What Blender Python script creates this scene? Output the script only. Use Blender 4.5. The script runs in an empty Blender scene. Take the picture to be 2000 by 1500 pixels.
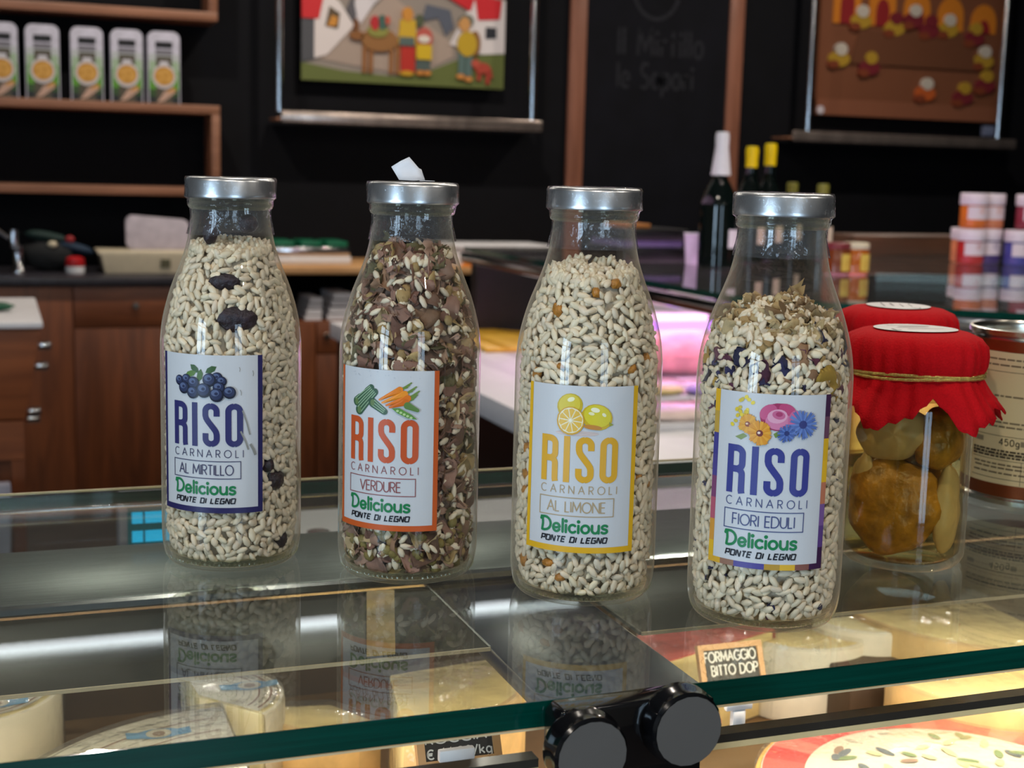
import bpy, bmesh, math, random
import numpy as np
from math import sin, cos, pi, atan, atan2, radians, sqrt
from mathutils import Vector, Matrix

random.seed(7)
rng = np.random.default_rng(7)
scene = bpy.context.scene
COL = scene.collection

# ------------------------------------------------------------------ camera
G = 1.20                                   # height of the counter's glass top
F_PX, HORIZON_Y, ROLL, VPX, EYE = 2700.0, 342.0, 0.0265, 7200.0, 0.214
PITCH = atan((750 - HORIZON_Y) / F_PX)
PSI = atan(F_PX / VPX)
_fw = Vector((sin(PSI) * cos(PITCH), cos(PSI) * cos(PITCH), -sin(PITCH)))
_rt = Vector((cos(PSI), -sin(PSI), 0))
_up = _rt.cross(_fw)
CR = cos(ROLL) * _rt + sin(ROLL) * _up
CU = -sin(ROLL) * _rt + cos(ROLL) * _up
EYEP = Vector((0, 0, G + EYE))
cam_data = bpy.data.cameras.new('camera')
cam = bpy.data.objects.new('camera', cam_data)
COL.objects.link(cam)
cam.matrix_world = Matrix(((CR.x, CU.x, -_fw.x, 0), (CR.y, CU.y, -_fw.y, 0), (CR.z, CU.z, -_fw.z, EYEP.z), (0, 0, 0, 1)))
cam_data.sensor_width = 36.0
cam_data.lens = F_PX / 2000 * 36
cam_data.clip_start = 0.02
cam_data.clip_end = 60
cam_data.dof.use_dof = True
cam_data.dof.focus_distance = 0.675
cam_data.dof.aperture_fstop = 15.5
scene.camera = cam


def _ray(x, y):
    return _fw + CR * ((x - 1000) / F_PX) - CU * ((y - 750) / F_PX)


def at_z(x, y, z):
    d = _ray(x, y)
    return EYEP + d * ((z - EYEP.z) / d.z)


def at_y(x, y, Y):
    d = _ray(x, y)
    return EYEP + d * (Y / d.y)


# ------------------------------------------------------------------ world, light, exposure
world = bpy.data.worlds.new('sky')
scene.world = world
world.use_nodes = True
wn = world.node_tree
bg = wn.nodes['Background']
bg.inputs[0].default_value = (0.55, 0.72, 1.0, 1)
bg.inputs[1].default_value = 0.6
scene.view_settings.view_transform = 'Standard'
scene.view_settings.look = 'None'
scene.view_settings.exposure = 0.18
scene.view_settings.gamma = 1.0
scene.view_settings.use_curve_mapping = False
scene.cycles.transparent_max_bounces = 40
scene.cycles.max_bounces = 7
scene.cycles.diffuse_bounces = 3
scene.cycles.glossy_bounces = 4
scene.cycles.adaptive_threshold = 0.03
scene.cycles.sample_clamp_indirect = 6.0

ROOM = dict(x0=-3.6, x1=6.2, y0=-3.8, y1=6.45, z1=3.2)
WALL_Y = ROOM['y1']


def area(name, loc, direction, sx, sy, power, color):
    l = bpy.data.lights.new(name, 'AREA')
    l.shape = 'RECTANGLE'
    l.size, l.size_y = sx, sy
    l.energy, l.color = power, color
    o = bpy.data.objects.new(name, l)
    COL.objects.link(o)
    o.location = loc
    o.rotation_euler = Vector(direction).to_track_quat('-Z', 'Y').to_euler()
    return o


# daylight entering by the two shop windows (window_1 in the left wall, window_2 in the front wall)
area('daylight_window_1', (ROOM['x0'] - 0.02, -1.55, 1.35), (1, 0, 0), 1.4, 2.5, 140, (0.57, 0.79, 1.0))
area('daylight_window_2', (0.3, ROOM['y0'] - 0.02, 1.35), (0, 1, 0), 1.0, 2.5, 42, (0.57, 0.79, 1.0))


# ------------------------------------------------------------------ materials
def S(r, g, b):
    f = lambda c: (c / 255 / 12.92) if c / 255 <= 0.04045 else ((c / 255 + 0.055) / 1.055) ** 2.4
    return (f(r), f(g), f(b))


MATS = {}


def nodes_of(name):
    m = bpy.data.materials.new(name)
    m.use_nodes = True
    return m, m.node_tree


def mat(name, color, rough=0.5, metal=0.0, var=0.12, scale=30.0, bump=0.0, spec=0.5, stretch=None, emit=None, coat=0.0):
    """plain procedural surface: colour broken up by noise, optional fine relief"""
    if name in MATS:
        return MATS[name]
    m, t = nodes_of(name)
    b = t.nodes['Principled BSDF']
    b.inputs['Roughness'].default_value = rough
    b.inputs['Metallic'].default_value = metal
    b.inputs['Specular IOR Level'].default_value = spec
    b.inputs['Coat Weight'].default_value = coat
    co = t.nodes.new('ShaderNodeTexCoord')
    mp = t.nodes.new('ShaderNodeMapping')
    t.links.new(co.outputs['Object'], mp.inputs[0])
    mp.inputs['Scale'].default_value = stretch or (1, 1, 1)
    nz = t.nodes.new('ShaderNodeTexNoise')
    nz.inputs['Scale'].default_value = scale
    nz.inputs['Detail'].default_value = 5
    t.links.new(mp.outputs[0], nz.inputs['Vector'])
    rp = t.nodes.new('ShaderNodeValToRGB')
    rp.color_ramp.elements[0].position = 0.3
    rp.color_ramp.elements[1].position = 0.7
    rp.color_ramp.elements[0].color = (*[max(0, c * (1 - var)) for c in color], 1)
    rp.color_ramp.elements[1].color = (*[min(1, c * (1 + var)) for c in color], 1)
    t.links.new(nz.outputs['Fac'], rp.inputs[0])
    t.links.new(rp.outputs[0], b.inputs['Base Color'])
    if bump:
        bp = t.nodes.new('ShaderNodeBump')
        bp.inputs['Strength'].default_value = bump
        bp.inputs['Distance'].default_value = 0.002
        t.links.new(nz.outputs['Fac'], bp.inputs['Height'])
        t.links.new(bp.outputs[0], b.inputs['Normal'])
    if emit:
        b.inputs['Emission Color'].default_value = (*emit[:3], 1)
        b.inputs['Emission Strength'].default_value = emit[3]
    MATS[name] = m
    return m


def wood(name, a, b_, axis=0, rough=0.45):
    m, t = nodes_of(name)
    b = t.nodes['Principled BSDF']
    b.inputs['Roughness'].default_value = rough
    co = t.nodes.new('ShaderNodeTexCoord')
    mp = t.nodes.new('ShaderNodeMapping')
    sc = [14, 14, 14]
    sc[axis] = 1.4
    mp.inputs['Scale'].default_value = sc
    t.links.new(co.outputs['Object'], mp.inputs[0])
    nz = t.nodes.new('ShaderNodeTexNoise')
    nz.inputs['Scale'].default_value = 2.0
    nz.inputs['Detail'].default_value = 6
    nz.inputs['Distortion'].default_value = 0.6
    t.links.new(mp.outputs[0], nz.inputs['Vector'])
    rp = t.nodes.new('ShaderNodeValToRGB')
    rp.color_ramp.elements[0].position = 0.35
    rp.color_ramp.elements[1].position = 0.68
    rp.color_ramp.elements[0].color = (*a, 1)
    rp.color_ramp.elements[1].color = (*b_, 1)
    t.links.new(nz.outputs['Fac'], rp.inputs[0])
    t.links.new(rp.outputs[0], b.inputs['Base Color'])
    MATS[name] = m
    return m


def clear(name, tint=(1, 1, 1), edge=(0.8, 0.85, 0.8), ior=1.5, rough=0.0, bump=0.0, bscale=60.0, gain=1.0, haze=0.0, hcol=(1, 1, 1), edge_pow=3.0, rim=0.0, rcol=(.95, .86, .68)):
    """clear sheet: lets light straight through, mirrors by Fresnel, darker at its rim where the wall of glass is seen edge-on"""
    m, t = nodes_of(name)
    for n in list(t.nodes):
        if n.type != 'OUTPUT_MATERIAL':
            t.nodes.remove(n)
    out = t.nodes['Material Output']
    f0 = ((ior - 1) / (ior + 1)) ** 2
    ge = t.nodes.new('ShaderNodeNewGeometry')
    dt = t.nodes.new('ShaderNodeVectorMath')
    dt.operation = 'DOT_PRODUCT'
    t.links.new(ge.outputs['Incoming'], dt.inputs[0])
    t.links.new(ge.outputs['Normal'], dt.inputs[1])

    def op(kind, a, b=None):
        n = t.nodes.new('ShaderNodeMath')
        n.operation = kind
        for i, v in enumerate((a, b)):
            if v is None:
                continue
            if isinstance(v, (int, float)):
                n.inputs[i].default_value = v
            else:
                t.links.new(v, n.inputs[i])
        return n.outputs[0]
    facing = op('SUBTRACT', 1.0, op('ABSOLUTE', dt.outputs['Value']))
    fr = op('ADD', f0, op('MULTIPLY', 1 - f0, op('POWER', facing, 5.0)))
    pw = op('POWER', facing, edge_pow)
    mc = t.nodes.new('ShaderNodeMix')
    mc.data_type = 'RGBA'
    mc.inputs['A'].default_value = (*tint, 1)
    mc.inputs['B'].default_value = (*edge, 1)
    t.links.new(pw, mc.inputs['Factor'])
    tr = t.nodes.new('ShaderNodeBsdfTransparent')
    t.links.new(mc.outputs['Result'], tr.inputs[0])
    gl = t.nodes.new('ShaderNodeBsdfGlossy')
    gl.inputs['Roughness'].default_value = rough
    gm = t.nodes.new('ShaderNodeMath')
    gm.operation = 'MULTIPLY'
    gm.use_clamp = True
    gm.inputs[1].default_value = gain
    t.links.new(fr, gm.inputs[0])
    mx = t.nodes.new('ShaderNodeMixShader')
    t.links.new(gm.outputs[0], mx.inputs[0])
    t.links.new(tr.outputs[0], mx.inputs[1])
    t.links.new(gl.outputs[0], mx.inputs[2])
    last = mx
    if rim:                                  # pale warm haze at grazing edges, painted in for light refracted by thick glass
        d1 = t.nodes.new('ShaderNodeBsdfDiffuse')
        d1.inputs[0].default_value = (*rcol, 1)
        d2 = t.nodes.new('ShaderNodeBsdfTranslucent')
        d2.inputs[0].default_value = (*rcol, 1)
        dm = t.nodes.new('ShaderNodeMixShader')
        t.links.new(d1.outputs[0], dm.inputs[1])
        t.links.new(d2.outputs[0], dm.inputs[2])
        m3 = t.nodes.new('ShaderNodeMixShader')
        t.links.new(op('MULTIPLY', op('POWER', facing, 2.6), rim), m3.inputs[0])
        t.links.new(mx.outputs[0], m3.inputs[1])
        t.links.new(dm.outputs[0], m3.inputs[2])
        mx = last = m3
    if haze:
        df = t.nodes.new('ShaderNodeBsdfDiffuse')
        df.inputs[0].default_value = (*hcol, 1)
        m2 = t.nodes.new('ShaderNodeMixShader')
        m2.inputs[0].default_value = haze
        t.links.new(mx.outputs[0], m2.inputs[1])
        t.links.new(df.outputs[0], m2.inputs[2])
        last = m2
    if bump:
        co = t.nodes.new('ShaderNodeTexCoord')
        nz = t.nodes.new('ShaderNodeTexNoise')
        nz.inputs['Scale'].default_value = bscale
        nz.inputs['Detail'].default_value = 3
        t.links.new(co.outputs['Object'], nz.inputs['Vector'])
        bp = t.nodes.new('ShaderNodeBump')
        bp.inputs['Strength'].default_value = bump
        bp.inputs['Distance'].default_value = 0.003
        t.links.new(nz.outputs['Fac'], bp.inputs['Height'])
        t.links.new(bp.outputs[0], gl.inputs['Normal'])
        t.links.new(bp.outputs[0], dt.inputs[1])
    t.links.new(last.outputs[0], out.inputs[0])
    MATS[name] = m
    return m


def attr_mat(name, rough=0.5, spec=0.4, bump=0.0, sss=0.0):
    """colour comes from the print or from each grain itself (a colour attribute)"""
    m, t = nodes_of(name)
    b = t.nodes['Principled BSDF']
    b.inputs['Roughness'].default_value = rough
    b.inputs['Specular IOR Level'].default_value = spec
    a = t.nodes.new('ShaderNodeAttribute')
    a.attribute_name = 'Col'
    nz = t.nodes.new('ShaderNodeTexNoise')
    nz.inputs['Scale'].default_value = 300
    hv = t.nodes.new('ShaderNodeMix')
    hv.data_type = 'RGBA'
    hv.blend_type = 'MULTIPLY'
    hv.inputs['Factor'].default_value = 0.15
    t.links.new(a.outputs['Color'], hv.inputs['A'])
    t.links.new(nz.outputs['Fac'], hv.inputs['B'])
    t.links.new(hv.outputs['Result'], b.inputs['Base Color'])
    if bump:
        bp = t.nodes.new('ShaderNodeBump')
        bp.inputs['Strength'].default_value = bump
        bp.inputs['Distance'].default_value = 0.001
        t.links.new(nz.outputs['Fac'], bp.inputs['Height'])
        t.links.new(bp.outputs[0], b.inputs['Normal'])
    MATS[name] = m
    return m


def glow(name, color, strength):
    m, t = nodes_of(name)
    for n in list(t.nodes):
        if n.type != 'OUTPUT_MATERIAL':
            t.nodes.remove(n)
    e = t.nodes.new('ShaderNodeEmission')
    e.inputs[0].default_value = (*color, 1)
    e.inputs[1].default_value = strength
    t.links.new(e.outputs[0], t.nodes['Material Output'].inputs[0])
    MATS[name] = m
    return m


M_WALL = mat('wall_paint', S(7, 7, 12), 0.8, var=0.2, scale=8, spec=0.2)
M_BOARD = mat('blackboard', S(11, 11, 18), 0.8, var=0.35, scale=5, spec=0.2)
M_CEIL = mat('ceiling_paint', S(96, 94, 90), 0.8, var=0.08, scale=4)
M_PLASTER = mat('plaster', S(120, 112, 100), 0.8, var=0.1, scale=6)
M_FLOOR = mat('floor_tile', S(62, 50, 44), 0.5, var=0.3, scale=6)
M_WOODX = wood('cherry_wood_x', S(108, 58, 30), S(138, 78, 42), 0)
M_WOODZ = wood('cherry_wood_z', S(100, 54, 28), S(130, 72, 38), 2)
M_BATTEN = wood('batten_wood', S(128, 80, 60), S(152, 98, 76), 2)
M_SHELFW = wood('shelf_wood', S(128, 84, 60), S(152, 104, 78), 0)
M_PLANK = wood('pale_plank', S(190, 140, 90), S(214, 168, 116), 0)
M_DARKTOP = mat('dark_worktop', S(46, 44, 50), 0.35, var=0.2)
M_BLACK = mat('black_plastic', S(14, 14, 16), 0.35)
M_HINGE = mat('black_lacquer', S(10, 10, 12), 0.16, coat=0.6)
M_CAPFACE = mat('hinge_cap', S(88, 84, 80), 0.42, var=0.05)
M_WHITE = mat('white_plastic', S(226, 224, 226), 0.4, var=0.04)
M_CREAM = mat('cream_plastic', S(214, 200, 172), 0.45, var=0.06)
M_GREY = mat('grey_plastic', S(150, 150, 160), 0.5)
M_CHROME = mat('chrome', (0.75, 0.75, 0.78), 0.14, 1.0, var=0.05)
M_STEEL = mat('brushed_steel', (0.30, 0.32, 0.32), 0.34, 1.0, var=0.22, scale=60, stretch=(0.4, 14, 14), bump=0.06)
M_TIN = mat('tin_metal', (0.72, 0.70, 0.62), 0.22, 1.0, var=0.08)
M_COPPER = mat('copper_band', S(150, 78, 44), 0.3, 0.7, var=0.15)
M_LID = mat('lid_metal', (0.78, 0.80, 0.82), 0.31, 1.0, var=0.05, scale=200, bump=0.02)
M_CANOPY = mat('canopy_enamel', S(66, 62, 50), 0.35, var=0.2, scale=12)
M_CANOPYD = mat('divider_enamel', S(52, 54, 70), 0.3, var=0.2, scale=12)
M_CASEIN = mat('case_lining', S(118, 92, 62), 0.5, var=0.2, scale=20)
M_GREEN_EDGE = mat('glass_edge_green', S(0, 58, 48), 0.08, var=0.25, scale=90, stretch=(0.15, 1, 6), spec=0.6)
M_RED = mat('red_cotton', S(192, 10, 20), 0.85, var=0.1, scale=900, bump=0.35, spec=0.15)
M_GOLD = mat('gold_cord', S(232, 196, 110), 0.25, 0.8, var=0.4, scale=1500, bump=0.6)
M_PAPER = mat('white_paper', S(226, 226, 230), 0.6, var=0.03)
M_PRINT = attr_mat('print_ink', 0.42, 0.35)
M_RICE = attr_mat('rice_grain', 0.38, 0.45)
M_FLAKE = attr_mat('dried_flake', 0.6, 0.3, bump=0.4)
M_PAINTED = attr_mat('painted_carving', 0.6, 0.25)
M_CHALK = mat('chalk', S(25, 25, 32), 0.9, var=0.5, scale=60)
M_CHALKW = mat('chalk_white', S(214, 208, 196), 0.9, var=0.15, scale=400)
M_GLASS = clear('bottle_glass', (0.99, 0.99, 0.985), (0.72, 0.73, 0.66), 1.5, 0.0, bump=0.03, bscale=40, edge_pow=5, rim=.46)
M_GLASSB = clear('bottle_base_glass', (0.93, 0.95, 0.86), (0.8, 0.82, 0.7), 1.5, 0.02, bump=0.25, bscale=180, rim=.6)  # strong rim mixes a warm base glow into the material
M_TOPGLASS = clear('counter_glass', (0.93, 0.955, 0.94), (0.86, 0.92, 0.89), 1.5, 0.0, haze=0.012)
M_PANE = clear('front_pane_glass', (0.95, 0.97, 0.96), (0.9, 0.95, 0.93), 1.45, 0.0)
M_FILM = clear('cling_film', (0.97, 0.97, 0.96), (0.88, 0.88, 0.86), 1.42, 0.06, bump=0.9, bscale=55, haze=0.04)
M_SEAL = clear('shrink_film', (0.95, 0.95, 0.95), (0.75, 0.75, 0.75), 1.45, 0.04, bump=0.8, bscale=150, haze=0.03, hcol=(0.9, 0.92, 0.95))
M_OIL = clear('preserving_oil', (0.97, 0.89, 0.62), (0.80, 0.62, 0.26), 1.2, 0.0)
M_DKGLASS = mat('dark_bottle_glass', S(8, 16, 14), 0.06, var=0.2, spec=0.6)


# ------------------------------------------------------------------ mesh helpers
class MB:
    def __init__(s):
        s.v, s.f, s.c = [], [], []

    def add(s, vs, fs, col=None):
        o = len(s.v)
        s.v += [tuple(p) for p in vs]
        s.f += [tuple(i + o for i in q) for q in fs]
        s.c += [col or (1, 1, 1)] * len(fs)
        return s

    def box(s, x0, x1, y0, y1, z0, z1, col=None, M=None):
        vs = [Vector((x, y, z)) for x in (x0, x1) for y in (y0, y1) for z in (z0, z1)]
        if M is not None:
            vs = [M @ p for p in vs]
        return s.add(vs, [(0, 1, 3, 2), (4, 6, 7, 5), (0, 4, 5, 1), (2, 3, 7, 6), (0, 2, 6, 4), (1, 5, 7, 3)], col)

    def prism(s, pts, z0, z1, col=None, fn=None):
        """outline pts (counter-clockwise) in a plane, thickened between z0 and z1; fn maps (a,b,c) to space"""
        fn = fn or (lambda a, b, c: (a, b, c))
        n = len(pts)
        vs = [fn(a, b, z0) for a, b in pts] + [fn(a, b, z1) for a, b in pts]
        fs = [tuple(range(n - 1, -1, -1)), tuple(range(n, 2 * n))]
        fs += [(i, (i + 1) % n, n + (i + 1) % n, n + i) for i in range(n)]
        return s.add(vs, fs, col)

    def lathe(s, prof, n=48, c=(0, 0, 0), col=None, a0=0.0, a1=2 * pi, wob=None):
        full = abs(a1 - a0 - 2 * pi) < 1e-6
        k = n if full else n + 1
        vs, fs = [], []
        for r, z in prof:
            for i in range(k):
                a = a0 + (a1 - a0) * i / n
                rr = r + (wob(a, z) if wob else 0)
                vs.append((c[0] + rr * cos(a), c[1] + rr * sin(a), c[2] + z))
        for j in range(len(prof) - 1):
            for i in range(n):
                i2 = (i + 1) % k
                fs.append((j * k + i, j * k + i2, (j + 1) * k + i2, (j + 1) * k + i))
        return s.add(vs, fs, col)

    def tube(s, path, r, n=8, col=None, closed=False, caps=True):
        path = [Vector(p) for p in path]
        m = len(path)
        vs, fs = [], []
        for i, p in enumerate(path):
            if closed:
                d = path[(i + 1) % m] - path[i - 1]
            else:
                d = path[min(i + 1, m - 1)] - path[max(i - 1, 0)]
            d.normalize()
            a = Vector((0, 0, 1)) if abs(d.z) < 0.9 else Vector((1, 0, 0))
            u = d.cross(a).normalized()
            w = d.cross(u).normalized()
            rr = r[i] if isinstance(r, (list, tuple)) else r
            for k in range(n):
                t = 2 * pi * k / n
                vs.append(p + u * (rr * cos(t)) + w * (rr * sin(t)))
        for i in range(m if closed else m - 1):
            for k in range(n):
                a_, b_ = i * n, ((i + 1) % m) * n
                fs.append((a_ + k, b_ + k, b_ + (k + 1) % n, a_ + (k + 1) % n))
        if caps and not closed:
            fs += [tuple(range(n)), tuple(range((m - 1) * n, m * n))[::-1]]
        return s.add(vs, fs, col)

    def blob(s, c, rad, rot=None, nu=12, nv=8, col=None, jit=0.0, seed=0):
        R = random.Random(seed)
        rot = rot or Matrix.Identity(3)
        vs = [Vector((0, 0, 1))]
        for j in range(1, nv):
            t = pi * j / nv
            for i in range(nu):
                a = 2 * pi * i / nu
                k = 1 + (R.random() - 0.5) * 2 * jit
                vs.append(Vector((sin(t) * cos(a), sin(t) * sin(a), cos(t))) * k)
        vs.append(Vector((0, 0, -1)))
        vs = [Vector(c) + rot @ Vector((p.x * rad[0], p.y * rad[1], p.z * rad[2])) for p in vs]
        fs = [(0, 1 + i, 1 + (i + 1) % nu) for i in range(nu)]
        for j in range(nv - 2):
            for i in range(nu):
                a, b = 1 + j * nu, 1 + (j + 1) * nu
                fs.append((a + i, b + i, b + (i + 1) % nu, a + (i + 1) % nu))
        e = len(vs) - 1
        a = 1 + (nv - 2) * nu
        fs += [(e, a + (i + 1) % nu, a + i) for i in range(nu)]
        return s.add(vs, fs, col)

    def build(s, name, material, parent=None, smooth=True, bevel=0.0, angle=40, colors=False):
        me = bpy.data.meshes.new(name)
        me.from_pydata(s.v, [], s.f)
        if colors:
            at = me.color_attributes.new('Col', 'FLOAT_COLOR', 'CORNER')
            data = []
            for q, c in zip(s.f, s.c):
                data += list((*c[:3], 1.0)) * len(q)
            at.data.foreach_set('color', data)
        bm = bmesh.new()
        bm.from_mesh(me)
        bmesh.ops.recalc_face_normals(bm, faces=bm.faces)
        if bevel:
            bmesh.ops.bevel(bm, geom=[e for e in bm.edges if len(e.link_faces) == 2 and e.calc_face_angle(0) > 0.6],
                            offset=bevel, segments=2, affect='EDGES', profile=0.5, clamp_overlap=True)
        bm.to_mesh(me)
        bm.free()
        if smooth:
            me.polygons.foreach_set('use_smooth', [True] * len(me.polygons))
            me.set_sharp_from_angle(angle=radians(angle))
        o = bpy.data.objects.new(name, me)
        COL.objects.link(o)
        me.materials.append(material)
        if parent is not None:
            o.parent = parent
        return o


def tag(o, label=None, cat=None, group=None, kind=None):
    for k, v in (('label', label), ('category', cat), ('group', group), ('kind', kind)):
        if v:
            o[k] = v
    return o


def thing(name, label, cat, loc=(0, 0, 0), rz=0.0, group=None):
    o = bpy.data.objects.new(name, None)
    o.empty_display_size = 0.05
    COL.objects.link(o)
    o.location = loc
    o.rotation_euler = (0, 0, rz)
    return tag(o, label, cat, group)


def raw_mesh(name, V, F, C, material, parent=None, smooth=True):
    """fast path for many thousand triangles; C is one colour per vertex"""
    me = bpy.data.meshes.new(name)
    V = np.ascontiguousarray(V, dtype=np.float32)
    F = np.ascontiguousarray(F, dtype=np.int32)
    me.vertices.add(len(V))
    me.vertices.foreach_set('co', V.ravel())
    me.loops.add(F.size)
    me.loops.foreach_set('vertex_index', F.ravel())
    me.polygons.add(len(F))
    me.polygons.foreach_set('loop_start', np.arange(0, F.size, 3, dtype=np.int32))
    me.polygons.foreach_set('use_smooth', np.full(len(F), smooth))
    me.update(calc_edges=True)
    at = me.color_attributes.new('Col', 'FLOAT_COLOR', 'POINT')
    at.data.foreach_set('color', np.concatenate([C, np.ones((len(C), 1))], 1).astype(np.float32).ravel())
    me.validate()
    o = bpy.data.objects.new(name, me)
    COL.objects.link(o)
    me.materials.append(material)
    if parent is not None:
        o.parent = parent
    return o


# ------------------------------------------------------------------ flat print: strokes and outlines on any surface
def arc(cx, cy, rx, ry, a0, a1, n=14):
    return [(cx + rx * cos(radians(a0 + (a1 - a0) * i / n)), cy + ry * sin(radians(a0 + (a1 - a0) * i / n))) for i in range(n + 1)]


def resample(p, step, closed):
    q = list(p) + ([p[0]] if closed else [])
    out = []
    for a, b in zip(q, q[1:]):
        d = math.hypot(b[0] - a[0], b[1] - a[1])
        n = max(1, int(math.ceil(d / step)))
        out += [(a[0] + (b[0] - a[0]) * i / n, a[1] + (b[1] - a[1]) * i / n) for i in range(n)]
    if not closed:
        out.append(q[-1])
    return out


class Print:
    def __init__(s, fn):
        s.fn, s.mb = fn, MB()

    def poly(s, pts, col, lay=0):
        n = len(pts)
        cx, cy = sum(p[0] for p in pts) / n, sum(p[1] for p in pts) / n
        mid = [((p[0] + cx) / 2, (p[1] + cy) / 2) for p in pts]
        vs = [s.fn(cx, cy, lay)] + [s.fn(*p, lay) for p in mid] + [s.fn(*p, lay) for p in pts]
        fs = [(0, 1 + i, 1 + (i + 1) % n) for i in range(n)]
        fs += [(1 + i, 1 + n + i, 1 + n + (i + 1) % n, 1 + (i + 1) % n) for i in range(n)]
        s.mb.add(vs, fs, col)

    def ell(s, cx, cy, rx, ry, col, lay=0, rot=0.0, n=18):
        c, d = cos(radians(rot)), sin(radians(rot))
        s.poly([(cx + rx * cos(t) * c - ry * sin(t) * d, cy + rx * cos(t) * d + ry * sin(t) * c)
                for t in [2 * pi * i / n for i in range(n)]], col, lay)

    def rect(s, x0, y0, x1, y1, col, lay=0, step=1.5):
        n = max(1, int((x1 - x0) / step))
        m = max(1, int((y1 - y0) / 6))
        vs = [s.fn(x0 + (x1 - x0) * i / n, y0 + (y1 - y0) * j / m, lay) for j in range(m + 1) for i in range(n + 1)]
        fs = [(j * (n + 1) + i, j * (n + 1) + i + 1, (j + 1) * (n + 1) + i + 1, (j + 1) * (n + 1) + i) for j in range(m) for i in range(n)]
        s.mb.add(vs, fs, col)

    def stroke(s, pts, t, col, lay=0, closed=False, caps=False, step=1.2):
        p = resample(pts, step, closed)
        n = len(p)
        L, R = [], []
        for i in range(n):
            a = p[i - 1] if (i > 0 or closed) else p[i]
            b = p[(i + 1) % n] if (i < n - 1 or closed) else p[i]
            d1 = Vector((p[i][0] - a[0], p[i][1] - a[1]))
            d2 = Vector((b[0] - p[i][0], b[1] - p[i][1]))
            if d1.length < 1e-9: d1 = d2
            if d2.length < 1e-9: d2 = d1
            d1.normalize(); d2.normalize()
            d = d1 + d2
            if d.length < 1e-6: d = d1
            d.normalize()
            k = min(1.8, 1 / max(0.3, d.dot(d1)))
            nx, ny = -d.y * t / 2 * k, d.x * t / 2 * k
            L.append((p[i][0] + nx, p[i][1] + ny))
            R.append((p[i][0] - nx, p[i][1] - ny))
        vs = [s.fn(*q, lay) for q in L] + [s.fn(*q, lay) for q in R]
        fs = [(i, (i + 1) % n, n + (i + 1) % n, n + i) for i in range(n if closed else n - 1)]
        s.mb.add(vs, fs, col)
        if caps:
            for q in (p[0], p[-1]):
                s.ell(q[0], q[1], t / 2, t / 2, col, lay, n=10)

    def text(s, txt, x, y, h, t, col, lay=0, width=None, gap=0.2, font=None, shear=0.0, caps=False, yscale=1.0):
        """a line of stroke lettering with cap height h, starting at x on baseline y"""
        font = font or THIN
        tot = 0.0
        for ch in txt:
            tot += (0.35 if ch == ' ' else font[ch][0]) + gap
        tot -= gap
        kx = h if width is None else width / tot
        cur = 0.0
        for ch in txt:
            if ch == ' ':
                cur += 0.35 + gap
                continue
            w, strokes = font[ch]
            for st in strokes:
                closed = st[0] == 'c'
                dot = st[0] == 'd'
                pts = st[1:] if (closed or dot) else st
                q = [(x + (cur + a) * kx + shear * b * h, y + b * h) for a, b in pts]
                if dot:
                    s.ell(q[0][0], q[0][1], t * 0.72, t * 0.72, col, lay, n=12)
                else:
                    s.stroke(q, t, col, lay, closed, caps, step=max(0.25, t * 0.8) if h > 1 else t * .9)
            cur += w + gap
        return tot * kx

    def build(s, name, parent=None, material=None):
        return s.mb.build(name, material or M_PRINT, parent, smooth=False, colors=True)


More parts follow.
